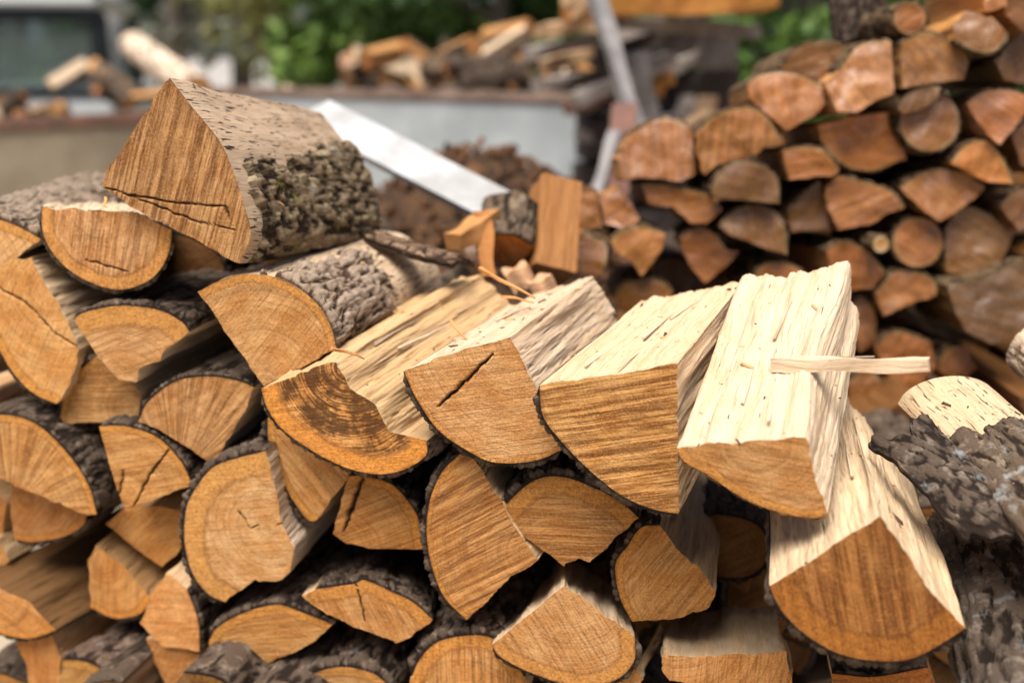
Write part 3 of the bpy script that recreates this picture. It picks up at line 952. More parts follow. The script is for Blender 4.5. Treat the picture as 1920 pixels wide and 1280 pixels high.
bpy.context.view_layer.update()
P11 = on_plane(1460, 684, N0, C0 - 0.12)
bar('splinter', at(1448, 682, 1.20), at(1742, 686, 1.10), 0.011, 0.016, M_SPLIT, _l11, tip=0.9, seg=10, wob=0.0006)
bar('splinter', at(1500, 672, 1.185), at(1640, 668, 1.14), 0.004, 0.005, M_SPLIT, _l11, tip=0.2, seg=6)
for (p, q, d0, d1, wd, lab) in (
        ((900, 502), (1004, 560), 1.46, 1.40, 0.007, 'long orange splinter lying across the gap behind the gashed log'),
        ((940, 556), (1000, 566), 1.42, 1.38, 0.006, 'short pale splinter beside the long orange one'),
        ((845, 600), (885, 648), 1.38, 1.33, 0.0035, 'thin orange splinter poking up between the stained and the gashed log'),
        ((622, 652), (682, 672), 1.25, 1.27, 0.008, 'flat curled splinter on the edge of the orange-stained log'),
        ((196, 372), (200, 388), 1.38, 1.35, 0.004, 'tiny upright splinter on the half-round log')):
    bar('splinter', at(*p, d0), at(*q, d1), wd, wd * 0.5, M_SPLIT, tip=0.5, wob=0.0015, tint=(1, .62, .32), label=lab, cat='splinter')

def bark_slab(label, A, B, width, curl, tb=0.007, btint=(1, 1, 1), lichen=0.3, moss=0.0, side=(1, 0, 0), ds=0.0022, ragged=0.012):
    _seed[0] += 1
    seed = _seed[0] * 1.37
    A, B = np.asarray(A, float), np.asarray(B, float)
    d = unit(B - A)
    x = unit(np.asarray(side, float) - d * np.dot(side, d))
    z = np.cross(x, d)
    if z[2] < 0:
        z = -z
    Ln = np.linalg.norm(B - A)
    q, m = int(width / ds), int(Ln / ds)
    s = np.linspace(-0.5, 0.5, q)[:, None] * width * np.ones((1, m))
    w = np.ones((q, 1)) * np.linspace(0, 1, m)[None] * Ln
    w = w + fbm(s * 60, s * 0, s * 0 + seed, 3) * ragged * 2 * (sstep(0.25, 0, w / Ln) + sstep(0.75, 1, w / Ln))
    s2 = s * (1 + fbm(w * 25, w * 0, w * 0 + seed, 3) * 0.25)
    rad = curl
    an = s2 / rad
    su, sz = np.sin(an) * rad, (np.cos(an) - 1) * rad
    wv = fbm(s * 30, w * 14, s * 0 + seed, 2) * 0.012
    wv = wv + fbm(s * 110, w * 60, s * 0 + seed, 3) * 0.006
    cb = worley((s + wv) * 80, (w + wv) * 30, 77)
    h = np.clip(sstep(0.0, 0.25, cb) * 0.5 + 0.15 + 0.6 * fbm(s * 100, w * 60, s * 0 + seed, 3, .55), 0, 1.2)
    th = tb * (0.4 + 0.85 * h)
    top = A + (su * 1.0)[..., None] * x + (sz + th)[..., None] * z + w[..., None] * d
    bot = A + su[..., None] * x + (sz - 0.002)[..., None] * z + w[..., None] * d
    fc = np.stack([s, w, s * 0 + seed % 7], -1)
    c = (A + B) / 2
    n1 = q * m
    F1 = grid_faces(q, m)
    F2 = F1[:, ::-1] + n1
    i = np.arange(q - 1)
    j = np.arange(m - 1)
    rim = [np.stack([i * m, (i + 1) * m, (i + 1) * m + n1, i * m + n1], 1), np.stack([i * m + m - 1, (i + 1) * m + m - 1, (i + 1) * m + m - 1 + n1, i * m + m - 1 + n1], 1)[:, ::-1],
           np.stack([j, j + 1, j + 1 + n1, j + n1], 1)[:, ::-1], np.stack([j, j + 1, j + 1 + n1, j + n1], 1) + (q - 1) * m]
    rim[3] = np.stack([(q - 1) * m + j, (q - 1) * m + j + 1, (q - 1) * m + j + 1 + n1, (q - 1) * m + j + n1], 1)
    V = np.concatenate([top.reshape(-1, 3), bot.reshape(-1, 3)]) - c
    o = mesh_obj('bark_slab', V, np.concatenate([F1, F2] + rim), M_BARK, None,
                 attrs={'h': np.concatenate([h.ravel(), h.ravel() * 0.2]), 'fc': np.concatenate([fc.reshape(-1, 3)] * 2)})
    o.location = c
    o.color = (*btint, 1)
    o['lichen'], o['moss'] = float(lichen), float(moss)
    return tag(o, label, 'bark')

bark_slab('curled dark fissured bark slab lying at the right', at(1690, 800, 1.22), at(1878, 985, 1.10), 0.078, 0.06, tb=0.008, btint=(1.15, 1.2, 1.25), lichen=0.35, side=(1, 0.2, 0.4))
bark_slab('lifted strip of bark arching behind the ring-grained quarter log', at(700, 440, 1.62), at(865, 490, 1.55), 0.06, 0.05, tb=0.008, btint=(1.9, 1.7, 1.5), lichen=0.2, side=(0.1, 1, 0))

def free_log(label, O, E, pts, bark, up=(0, 0, 1), **kw):
    O, E = np.asarray(O, float), np.asarray(E, float)
    ax = unit(E - O)
    ux = unit(np.cross(ax, up))
    uy = np.cross(ux, ax)
    k = len(pts)
    be = set()
    if bark == 'all':
        be = set(range(k))
    elif bark:
        i = bark[0]
        while i % k != bark[1] % k:
            be.add(i % k)
            i += 1
    return build_log(kw.pop('name', 'split_log'), label, O, ux, uy, ax, pts, be, L=float(np.linalg.norm(E - O)), **kw)

def arc(r, a0, a1, n, sq=1.0):
    return [(r * math.cos(R(a0 + (a1 - a0) * i / n)), sq * r * math.sin(R(a0 + (a1 - a0) * i / n))) for i in range(n + 1)]

free_log('pale half-peeled log with grey lichen bark at the right edge', at(1775, 758, 1.36), at(2090, 1070, 1.03), arc(0.070, 5, 175, 8, 0.62), (0, 8), tb=0.006, ds=0.002,
         peel=lambda f, w, nz: (w - 0.13 + 0.08 * nz - 0.05 * (f - .5)) * 30, barkm=M_BARK, btint=(1.3, 1.3, 1.25), lichen=0.42, moss=0.35, tint=(1.15, 1.12, 1.08), sap=.008, fleck=.55)
free_log('pale log end cut off by the right edge', at(1945, 655, 1.50), at(2250, 900, 1.20), arc(0.045, 0, 330, 9), 'all', tb=0.003, barkm=M_BARKPALE, btint=(1.3, 1.2, 1.1), sap=.006)
free_log('dark lichen-blotched log at the bottom right with an orange split side', at(1850, 985, 1.33), at(1985, 1440, 1.00), [(0.062, -0.03), (0.062, 0.0), (0.045, 0.03), (0.012, 0.045), (-0.022, 0.045), (-0.06, 0.0), (-0.04, -0.05), (0.03, -0.05)],
         (7, 4), tb=0.009, btint=(1.0, 1.05, 1.1), lichen=0.32, tint=(.62, .43, .24), ds=0.0025)

# ------------------------------------------------------------------ generic logs (hidden rows, heaps)
VAR = []
shapes = [(arc(0.075, 10, 100, 5) + [(0, 0)], (0, 5)), (arc(0.07, 0, 180, 7), (0, 7)), (arc(0.085, 20, 85, 4) + [(0.0, 0.0)], (0, 4)),
          ([(-0.05, -0.03), (0.055, -0.04), (0.06, 0.03), (0.0, 0.055), (-0.045, 0.03)], (2, 4)), (arc(0.048, 0, 324, 9), 'all')]
for (p, b) in shapes:
    p = np.array(p)
    p = p - p.mean(0)
    be = set(range(len(p))) if b == 'all' else set(range(b[0], b[1]))
    VAR.append((p, be))
_proto = {}

def generic(kind, label, group, O, az, roll, red=False, L=0.34, pit=0.0, name='split_log', shade_tint=False):
    key = (kind, red, shade_tint)
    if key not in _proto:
        r = build_log(name, label, np.zeros(3), np.array([1., 0, 0]), np.array([0, 0, 1.]), np.array([0, 1., 0]), VAR[kind][0], VAR[kind][1], L=0.34, ds=0.005, tb=0.006,
                      endm=M_RED if red else None, splitm=M_SPLITRED if red else None, sap=0.010, tint=(.34, .30, .27) if shade_tint else (1, 1, 1), saw=(0.5, .4), group=group)  # dark filler tint puts the shade of the gaps into the wood colour
        _proto[key] = r
        o = r
        used = True
    else:
        o = copy_tree(_proto[key])
    tag(o, label, 'firewood', group)
    o.matrix_world = Matrix.Translation(Vector(O)) @ Matrix.Rotation(R(-az), 4, 'Z') @ Matrix.Rotation(R(pit), 4, 'X') @ Matrix.Rotation(R(roll), 4, 'Y') @ Matrix.Scale(1.32 if shade_tint else 1.0, 4)
    return o

rng = random.Random(5)
T0 = np.array([math.cos(A0), -math.sin(A0), 0.0])
tops = [on_plane(x, y, N0, C0) for x, y in ((-150, 420), (100, 440), (400, 590), (700, 760), (1000, 820), (1300, 900), (1600, 1000), (2100, 1080))]
tt_, zz_ = [p @ T0 for p in tops], [p[2] for p in tops]
zb = on_plane(960, 1300, N0, C0)[2]
base0 = N0 * (N0 @ (N0 * C0))
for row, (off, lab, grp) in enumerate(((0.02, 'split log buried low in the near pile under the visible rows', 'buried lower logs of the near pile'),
                                       (0.43, 'split log in the second row added behind the near pile front to darken its gaps', 'added second row of the near pile'))):
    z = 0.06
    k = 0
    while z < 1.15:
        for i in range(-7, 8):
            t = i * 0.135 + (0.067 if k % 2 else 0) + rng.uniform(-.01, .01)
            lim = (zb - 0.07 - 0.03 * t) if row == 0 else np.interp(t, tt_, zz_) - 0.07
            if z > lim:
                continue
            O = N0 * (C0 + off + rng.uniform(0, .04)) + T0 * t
            generic(rng.randrange(4), lab, grp, (O[0], O[1], z), 13 + rng.uniform(-4, 4), rng.uniform(0, 360), shade_tint=True)  # rear row is added to block light through the gaps, and tinted dark
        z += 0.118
        k += 1

# ------------------------------------------------------------------ second pile
N2 = np.array([0.03, 1.0, 0.0])
N2 /= np.linalg.norm(N2)
C2 = 2.02

def plog(label, px, bark=None, **kw):
    kw = dict(dict(endm=M_RED, splitm=M_SPLITRED, ds=0.0042, tb=0.004, sap=0.006, sw=(rng.uniform(0, 180), 0.7), btint=(1.5, 1.35, 1.0), n0=N2, c0=C2, L=0.28, pit=-5,
                   az=rng.uniform(-3, 6), fy=rng.uniform(-8, 8), fp=rng.uniform(-16, 0), pr=rng.uniform(-.03, .03)), **kw)
    t = rng.uniform(0.8, 1.12)
    kw.setdefault('tint', (t, t * rng.uniform(.9, 1.1), t * rng.uniform(.85, 1.15)))
    return flog(label, px, bark, **kw)

def circ(x, y, r, n=10):
    return [(x + r * math.cos(2 * math.pi * i / n), y - r * math.sin(2 * math.pi * i / n)) for i in range(n)]

GR = (.62, .68, .72)
plog('glossy red-brown log at the left end of the far pile second course', [(1159, 299), (1188, 248), (1230, 225), (1262, 225), (1295, 239), (1304, 325), (1280, 340), (1218, 334), (1165, 337)], (1, 4), fp=-16)
plog('broad orange-red log right beside it on the far pile', [(1307, 248), (1343, 216), (1405, 201), (1441, 222), (1461, 257), (1417, 290), (1381, 299), (1346, 308), (1322, 328), (1310, 293)], (0, 4))
plog('brown log with a white glint stepping up the far pile', [(1400, 160), (1430, 140), (1490, 138), (1540, 160), (1548, 195), (1520, 220), (1475, 245), (1440, 215), (1405, 185)], (0, 3), fp=-16)
plog('brown crescent-shaped log at the upper left of the far pile', [(1464, 127), (1488, 96), (1520, 82), (1567, 82), (1597, 90), (1590, 130), (1545, 150), (1500, 142)], (0, 4), pr=-.05, tint=GR)
plog('shiny wet log with two white glints at the top of the far pile', [(1546, 154), (1573, 133), (1599, 96), (1626, 80), (1671, 77), (1676, 175), (1634, 194), (1605, 212), (1570, 210), (1562, 191)], (1, 4), fp=-17)
plog('squarish brown log on the far pile top beside a black gap', [(1690, 80), (1732, 61), (1764, 69), (1807, 98), (1814, 127), (1807, 149), (1745, 157), (1692, 165)], (0, 4), tint=(.75, .8, .8))
plog('round log with a pale rim under a leaning bark chunk', circ(1743, 228, 56), 'all', tint=(.72, .75, .75))
plog('small leaning chunk resting on the round pale-rimmed log', [(1684, 204), (1700, 178), (1735, 162), (1764, 164), (1758, 184), (1720, 208), (1695, 214)], (0, 3), pr=0.03, tint=(.45, .5, .5))
plog('bright orange block in the middle of the far pile', [(1533, 236), (1599, 218), (1666, 210), (1671, 247), (1690, 266), (1700, 300), (1679, 305), (1639, 319), (1599, 316), (1565, 297), (1541, 266)], (6, 10), tint=(1.25, 1.15, 1.0), sw=(10, .5))
plog('small orange log left below the bright orange block', [(1467, 281), (1506, 276), (1546, 284), (1573, 319), (1560, 330), (1480, 337)], (0, 3), tint=(1.1, 1.05, 1))
plog('grey-brown half-round log with a flat base on the far pile', [(1334, 364), (1340, 337), (1363, 311), (1396, 302), (1435, 314), (1458, 337), (1461, 382), (1417, 377), (1346, 373)], (0, 6), tint=GR)
plog('grey-brown half-round log just below the other half-round', [(1349, 426), (1372, 400), (1405, 385), (1447, 394), (1470, 423), (1476, 477), (1441, 468), (1387, 447)], (0, 5), tint=GR)
plog('long sloping red log left of the two half-rounds', [(1200, 346), (1239, 346), (1286, 355), (1328, 364), (1355, 394), (1328, 418), (1298, 420), (1263, 388), (1218, 382)], (0, 3))
plog('knobbly red log with a bright glint low at the left of the far pile', [(1126, 370), (1159, 349), (1179, 367), (1200, 412), (1173, 429), (1132, 420)], None, fp=-17)
plog('fan-shaped red log with a pale streak at the left of the far pile', [(1144, 453), (1165, 435), (1206, 426), (1248, 438), (1239, 471), (1203, 518), (1188, 495), (1156, 471)], (0, 3))
plog('winged red log below the long sloping one', [(1274, 447), (1310, 426), (1340, 441), (1363, 468), (1387, 471), (1363, 498), (1322, 530), (1295, 501), (1280, 471)], (0, 3))
plog('narrow grey quarter log left of the wide fan-shaped one', [(1480, 398), (1508, 362), (1536, 338), (1546, 375), (1555, 431), (1483, 436)], (0, 2), tint=GR)
plog('wide fan-shaped tan log in the centre of the far pile', [(1549, 352), (1578, 331), (1628, 343), (1670, 359), (1697, 389), (1651, 408), (1631, 421), (1572, 431), (1551, 389)], (1, 4), tint=(.95, .95, .95))
plog('wide boat-shaped orange log right of the fan-shaped tan one', [(1687, 352), (1726, 326), (1762, 316), (1808, 326), (1847, 352), (1824, 375), (1785, 402), (1762, 415), (1736, 398)], (0, 4))
plog('orange wedge log near the right edge of the far pile', [(1782, 305), (1810, 275), (1850, 265), (1880, 300), (1900, 345), (1850, 340)], (0, 4), tint=(1.15, 1.1, .95))
plog('perfectly round ringed log in the far pile', circ(1721, 454, 46), 'all', tint=(.9, .88, .85))
plog('stubby branch end left of the round ringed log', circ(1652, 458, 15, 8), 'all', tint=(1.2, 1.4, 1.6), pr=.05)
plog('weathered grey-stained log right of the round ringed log', [(1772, 431), (1795, 395), (1824, 388), (1865, 410), (1903, 438), (1877, 493), (1808, 516), (1775, 510)], (0, 3), tint=(.62, .72, .8))
plog('orange log behind the flaring tip of the near pile', [(1549, 470), (1578, 454), (1621, 467), (1660, 510), (1637, 540), (1595, 545), (1560, 520)], (0, 3))
plog('oval brown log below the round ringed one', [(1641, 549), (1677, 510), (1716, 507), (1752, 530), (1756, 553), (1710, 569), (1657, 592)], (0, 4), tint=(.85, .85, .85))
plog('big dark weathered log at the right edge of the far pile', [(1775, 535), (1850, 515), (1920, 490), (1965, 560), (1920, 625), (1860, 645), (1810, 620), (1790, 580)], (0, 3), tint=(.42, .5, .52), pr=.05)
plog('brown log with a pink glint near the upper right edge', [(1812, 194), (1846, 173), (1891, 170), (1940, 185), (1913, 226), (1875, 271), (1852, 252), (1828, 220)], (0, 3), fp=-17)
plog('log with an orange split top at the upper right corner', [(1788, 48), (1812, 21), (1860, 32), (1890, 64), (1865, 96), (1828, 96), (1790, 74)], (3, 6), stint=(1.4, 1.3, 1.1), tint=(.8, .85, .9), pr=.05)
plog('dark log cut by the right edge below the corner log', [(1868, 120), (1897, 78), (1930, 62), (1970, 110), (1925, 160), (1885, 152)], (0, 3), tint=(.4, .45, .42))
plog('small round orange log on the very top of the far pile', circ(1706, 35, 30), 'all', tint=(1.15, 1.05, .9))
plog('red log peeking over the coarse-sawn block', [(1405, 545), (1430, 497), (1476, 495), (1512, 515), (1490, 560), (1430, 575)], (0, 3))
plog('red log peeking above the gashed log', [(1150, 560), (1175, 530), (1230, 525), (1262, 545), (1250, 590), (1180, 600)], (0, 3))
plog('red log low in the far pile behind the long splinter', [(1640, 650), (1680, 622), (1745, 640), (1755, 690), (1700, 745), (1665, 700)], (0, 2))
plog('small pinkish log low in the far pile right of the splinter', [(1758, 690), (1775, 655), (1810, 648), (1832, 690), (1800, 725)], (0, 2))
plog('brown log in shadow just right of the flaring log', [(1590, 590), (1612, 556), (1640, 580), (1645, 640), (1612, 660)], (0, 2), tint=(.7, .7, .7))
plog('red log under the end of the long splinter', [(1590, 715), (1630, 695), (1662, 730), (1650, 780), (1600, 780)], (0, 2))
plog('rounded red log at the left foot of the far pile', [(1060, 441), (1092, 436), (1133, 455), (1138, 482), (1129, 514), (1092, 514), (1071, 505)], (1, 4), pr=.08)
plog('dark log at the right edge beside the boat-shaped one', [(1875, 388), (1900, 360), (1955, 350), (1970, 425), (1910, 432)], (0, 2), tint=(.5, .5, .5))
plog('dark brown log at the right edge below the pink-glint log', [(1895, 245), (1950, 222), (1965, 325), (1915, 310)], (0, 1), tint=(.6, .6, .62))
plog('brown log cut by the top edge near the upper right corner', [(1880, -20), (1930, -34), (1962, 30), (1922, 62), (1886, 30)], (0, 2), tint=(.6, .6, .6))
plog('small tan log at the top edge above the corner log', [(1832, -45), (1880, -40), (1888, 12), (1848, 20)], (0, 1), tint=(1.1, 1.1, 1.1))
plog('squat red log at the foot of the upright orange log', [(985, 478), (1008, 446), (1048, 452), (1056, 505), (1012, 528)], (0, 2), pr=.14)
plog('dark red log left of the upright orange log', [(870, 470), (895, 440), (930, 445), (940, 500), (890, 515)], (0, 2), pr=.22, tint=(.6, .55, .5))
plog('orange-red log behind the upright orange log', [(1060, 380), (1085, 350), (1120, 360), (1128, 425), (1075, 432)], (0, 2), pr=.02)
plog('small orange log between the knobbly and the rounded red ones', [(1128, 440), (1140, 425), (1150, 470), (1140, 510)], (0, 1), pr=-.03)
free_log('dark barked stump standing on top of the far pile', at(1612, 78, 2.12), at(1603, -60, 2.10), arc(0.052, 0, 324, 9), 'all', up=(0, 1, 0), ds=.005, endm=M_RED, tb=.006)
for row in range(2):
    z = 0.06 if row == 0 else 0.5
    k = 0
    while z < (0.62 if row == 0 else 1.05):
        for i in range(0, 8):
            x = 0.32 + i * 0.155 + (0.07 if k % 2 else 0)
            if z > 0.55 + 0.9 * (x - 0.2):
                continue
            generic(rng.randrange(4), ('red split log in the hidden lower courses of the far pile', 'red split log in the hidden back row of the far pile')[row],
                    ('hidden lower logs of the far pile', 'hidden back row of the far pile')[row], (x, C2 + (0.0 if row == 0 else 0.38) + rng.uniform(0, .04), z), rng.uniform(-4, 4), rng.uniform(0, 360), red=True, shade_tint=True)  # dark tint paints shade between the far logs
        z += 0.14
        k += 1

# ------------------------------------------------------------------ pieces between the piles
free_log('short log with a dark bark side standing between the two piles', at(950, 475, 1.80), at(962, 398, 1.86), [(-0.045, -0.03), (-0.02, 0.04), (0.04, 0.035), (0.05, -0.02), (0.0, -0.05)], (2, 5), up=(0, 1, 0), ds=.004,
         btint=(1.4, 1.4, 1.3), tint=(1, .75, .5))
free_log('upright orange split log between the two piles', at(1030, 520, 1.82), at(1045, 352, 1.90), [(-0.045, -0.03), (0.03, -0.05), (0.05, 0.02), (-0.02, 0.05)], None, up=(0, 1, 0), ds=.004, splitm=M_SPLITRED, stint=(.62, .52, .42))
bar('split_stick', at(850, 455, 1.72), at(925, 405, 1.8), 0.035, 0.03, M_SPLIT, tip=.9, tint=(.75, .48, .25), label='short pale stick leaning left of the dark-barked standing log', cat='firewood')
bar('split_stick', at(905, 400, 1.78), at(915, 520, 1.74), 0.03, 0.02, M_SPLIT, tip=.8, tint=(.6, .33, .14), label='upright orange stick beside the dark-barked standing log', cat='firewood')
for k, (x, y, d) in enumerate(((975, 520, 1.75), (1020, 540, 1.70), (1000, 480, 1.95))):
    bar('wood_chunk', at(x - 22, y + 10, d), at(x + 20, y - 12, d), 0.04, 0.04, M_SPLIT, tip=.8, tint=(1, .75, .6),
        label=('pale chunk lying at the left foot of the upright orange log', 'pinkish chunk in front of the upright orange log', 'small chunk behind the upright orange log')[k], cat='firewood')
# support heap under them
for i in range(14):
    generic(rng.randrange(4), 'loose log in the dark heap between the two piles', 'loose heap between the piles',
            (rng.uniform(-0.15, 0.15), rng.uniform(1.75, 2.1), 0.06 + 0.03 * i), rng.uniform(-60, 60), rng.uniform(0, 360), red=i % 2 == 0)

# ------------------------------------------------------------------ ground
M_GROUND = simple('sandy_ground', (0.40, 0.33, 0.24), 0.95, c2=(0.27, 0.21, 0.14), scale=0.9, bump=0.02)
V = [(-150, -20, 0), (150, -20, 0), (150, 250, 0), (-150, 250, 0)]
tag(mesh_obj('ground', V, [(0, 1, 2, 3)], M_GROUND, smooth=False), kind='structure')

# ------------------------------------------------------------------ white pipe
M_WHITE = simple('white_paint', (0.80, 0.80, 0.78), 0.45, var=0.08, scale=5)
def pipe(name, label, cat, a, b, r, mat, n=20, hollow=0.82):
    a, b = np.asarray(a, float), np.asarray(b, float)
    d = unit(b - a)
    x = unit(np.cross(d, (0, 0, 1)))
    y = np.cross(x, d)
    V = []
    for c, rr in ((a, r), (b, r), (b, r * hollow), (a, r * hollow)):
        for k in range(n):
            an = 2 * math.pi * k / n
            V.append(c + rr * (x * math.cos(an) + y * math.sin(an)))
    F = [(q * n + k, q * n + (k + 1) % n, ((q + 1) % 4) * n + (k + 1) % n, ((q + 1) % 4) * n + k) for q in range(4) for k in range(n)]
    c = (a + b) / 2
    o = mesh_obj(name, np.array(V) - c, F, mat)
    o.location = c
    return tag(o, label, cat)

M_BEAM = simple('white_painted_beam', (0.44, 0.45, 0.46), 0.75, scale=7, c2=(0.30, 0.29, 0.28), bump=.002)
bar('white_beam', at(588, 216, 2.28), at(992, 420, 1.92), 0.094, 0.03, M_BEAM, tip=1.0, seg=1, up=(0.1, -0.75, 1), label='long white painted beam slanting down behind the near pile', cat='beam')

# ------------------------------------------------------------------ bark heap
def heap(name, label, cx, cy, rx, ry, hz, mat, n=130, seed=3):
    a = np.linspace(-1, 1, n)
    X, Y = np.meshgrid(a, a, indexing='ij')
    rr = np.sqrt(X ** 2 + Y ** 2)
    Z = hz * np.clip(1 - rr ** 1.6, 0, 1) + 0.03 * fbm(X * 14, Y * 14, X * 0 + seed, 5, 0.6) * (rr < 1)
    Z = np.where(rr >= 1, -0.05, Z)
    o = mesh_obj(name, np.stack([X * rx, Y * ry, Z], -1).reshape(-1, 3), grid_faces(n, n), mat, smooth=False)
    o.location = (cx, cy, 0)
    return tag(o, label, 'bark heap', kind='stuff')
M_MULCH = simple('brown_bark_mulch', (0.085, 0.042, 0.018), 0.9, c2=(0.025, 0.013, 0.008), scale=14, bump=0.02)
c = at(890, 300, 3.0)
heap('bark_heap', 'heap of rusty brown bark chips behind the white beam', c[0], c[1] + .1, 1.0, 0.7, c[2] + 0.02, M_MULCH)
M_CHIP = simple('bark_chip', (0.16, 0.075, 0.032), 0.85, c2=(0.04, 0.02, 0.01), scale=8)
chV, chF = [], []
for i in range(900):
    a, r = rng.uniform(0, 6.28), math.sqrt(rng.random()) * .92
    p = np.array([r * 1.0 * math.cos(a), r * .7 * math.sin(a), (c[2] + .02) * (1 - r ** 1.6) + .02])
    e = [np.array([rng.gauss(0, 1) for _ in range(3)]) for _ in range(2)]
    u_ = unit(e[0]) * rng.uniform(.01, .03)
    v_ = unit(np.cross(e[0], e[1])) * rng.uniform(.006, .016)
    w_ = unit(np.cross(u_, v_)) * .006
    b0 = len(chV)
    chV += [p - u_ - v_ - w_, p + u_ - v_ - w_, p + u_ + v_ - w_, p - u_ + v_ - w_, p - u_ - v_ + w_, p + u_ - v_ + w_, p + u_ + v_ + w_, p - u_ + v_ + w_]
    chF += [tuple(b0 + k for k in f) for f in ((3, 2, 1, 0), (4, 5, 6, 7), (0, 1, 5, 4), (1, 2, 6, 5), (2, 3, 7, 6), (3, 0, 4, 7))]
o = mesh_obj('bark_chips', chV, chF, M_CHIP, smooth=False)
o.location = (c[0], c[1] + .1, 0)
tag(o, 'loose bark chips strewn over the rusty brown heap', 'bark chips', kind='stuff')

# ------------------------------------------------------------------ trailers, truck
def box(name, c, size, mat, parent=None, rz=0.0, bevel=0.01):
    """bevelled box centred at c (local to parent)"""
    import bmesh
    bm = bmesh.new()
    bmesh.ops.create_cube(bm, size=1)
    for v in bm.verts:
        v.co = (v.co.x * size[0], v.co.y * size[1], v.co.z * size[2])
    if bevel:
        bmesh.ops.bevel(bm, geom=bm.edges[:], offset=min(bevel, min(size) * .3), segments=2, affect='EDGES')
    me = bpy.data.meshes.new(name)
    bm.to_mesh(me)
    bm.free()
    me.materials.append(mat)
    o = bpy.data.objects.new(name, me)
    col.objects.link(o)
    o.location = c
    o.rotation_euler = (0, 0, rz)
    if parent:
        o.parent = parent
    return o

def wheel(parent, x, y, r=0.33, wd=0.2):
    def ring(name, prof, mat, par):
        V, F = [], []
        n = 24
        for k in range(n):
            a = 2 * math.pi * k / n
            for (rr, ww) in prof:
                V.append((rr * math.cos(a), ww, rr * math.sin(a)))
        m = len(prof)
        for k in range(n):
            for q in range(m - 1):
                F.append((k * m + q, ((k + 1) % n) * m + q, ((k + 1) % n) * m + q + 1, k * m + q + 1))
        o = mesh_obj(name, V, F, mat, par)
        return o
    t = ring('wheel', [(r * .6, -wd / 2), (r * .92, -wd / 2), (r, -wd * .36), (r, wd * .36), (r * .92, wd / 2), (r * .6, wd / 2)], M_RUBBER, parent)
    t.location = (x, y, r)
    ring('rim', [(0.0, -wd * .3), (r * .25, -wd * .38), (r * .5, -wd * .25), (r * .62, -wd * .45), (r * .62, wd * .45), (0.0, wd * .3)], M_RIM, t)

M_RUBBER = simple('tyre_rubber', (0.02, 0.02, 0.02), 0.85)
M_RIM = simple('wheel_steel', (0.35, 0.35, 0.36), 0.4, metal=0.8)
M_RAIL = simple('red_brown_rail', (0.34, 0.18, 0.13), 0.75, c2=(0.20, 0.13, 0.10), scale=5)
M_PANEL = simple('pale_grey_panel', (0.40, 0.43, 0.45), 0.5, c2=(0.30, 0.33, 0.34), scale=2.5)
M_BEIGE = simple('dusty_beige_panel', (0.50, 0.42, 0.31), 0.7, c2=(0.36, 0.30, 0.22), scale=2.0)

def trailer(label, A, B, width, hgt, low, panel, rail, railh=0.07):
    A, B = np.asarray(A), np.asarray(B)
    dx, dy = B[0] - A[0], B[1] - A[1]
    Ln, rz = math.hypot(dx, dy), math.atan2(dy, dx)
    r = empty('trailer', (A[0], A[1], 0))
    r.rotation_euler = (0, 0, rz)
    tag(r, label, 'trailer')
    zt = hgt
    box('side_panel', (Ln / 2, 0, (zt + low) / 2), (Ln, .04, zt - low), panel, r)
    box('side_panel', (Ln / 2, width, (zt + low) / 2), (Ln, .04, zt - low), panel, r)
    box('end_panel', (0.02, width / 2, (zt + low) / 2), (.04, width - .044, zt - low - .004), panel, r)
    box('end_panel', (Ln - .02, width / 2, (zt + low) / 2), (.04, width - .044, zt - low - .004), panel, r)
    box('bed_floor', (Ln / 2, width / 2, low + .03), (Ln - .09, width - .05, .05), panel, r)
    box('top_rail', (Ln / 2, -.002, zt + railh / 2 + .002), (Ln + .05, .07, railh), rail, r)
    box('top_rail', (Ln / 2, width + .002, zt + railh / 2 + .002), (Ln + .05, .07, railh), rail, r)
    for xx in (Ln * .38, Ln * .62):
        for yy in (0.25, width - .25):
            wheel(r, xx, yy, .28, .16)
    return r

A, B = at(395, 172, 6.4), at(1120, 200, 4.6)
trailer('pale grey trailer loaded with firewood behind the bark heap', (A[0], A[1]), (B[0], B[1]), 1.5, A[2] - 0.02, 0.42, M_PANEL, simple('weathered_rail', (.26, .19, .15), .85, c2=(.15, .10, .08), scale=4), .05)
tr1 = (A, B)
A2, B2 = at(-420, 262, 5.2), at(330, 205, 7.4)
trailer('beige-sided trailer with a red-brown rail at the far left', (A2[0], A2[1]), (B2[0], B2[1]), 1.3, A2[2] - 0.03, 0.28, M_BEIGE, M_RAIL, .09)

def load(A, B, width, n, zbase, zt, lab, grp, t0, t1, spread=0.12):
    d = unit([B[0] - A[0], B[1] - A[1], 0])
    nn = np.array([-d[1], d[0], 0])
    Ln = np.hypot(B[0] - A[0], B[1] - A[1])
    for i in range(n):
        t = t0 + (t1 - t0) * rng.random()
        p = np.array([A[0], A[1], 0]) + d * Ln * t + nn * (0.15 + rng.random() * (width - .4))
        o = generic(rng.randrange(5), lab, grp, (p[0], p[1], zbase + (zt - zbase) * rng.random()), rng.uniform(0, 360), rng.uniform(0, 360), red=rng.random() < .45, pit=rng.uniform(-35, 35))
    return
for lo, hi, t0, t1, nn_ in ((.75, 1.10, .02, .98, 26), (1.08, 1.25, .30, .95, 26), (1.2, 1.34, .45, .80, 9)):
    load(tr1[0], tr1[1], 1.5, nn_, lo, hi, 'blurred firewood log heaped on the pale grey trailer', 'firewood load of the pale grey trailer', t0, t1)
for lo, hi, t0, t1, nn_ in ((.55, .85, .35, .98, 14), (.78, .86, .4, .75, 14), (.95, 1.12, .92, .99, 7)):
    load(A2, B2, 1.3, nn_, lo, hi, 'blurred firewood log heaped on the beige-sided trailer', 'firewood load of the beige-sided trailer', t0, t1)

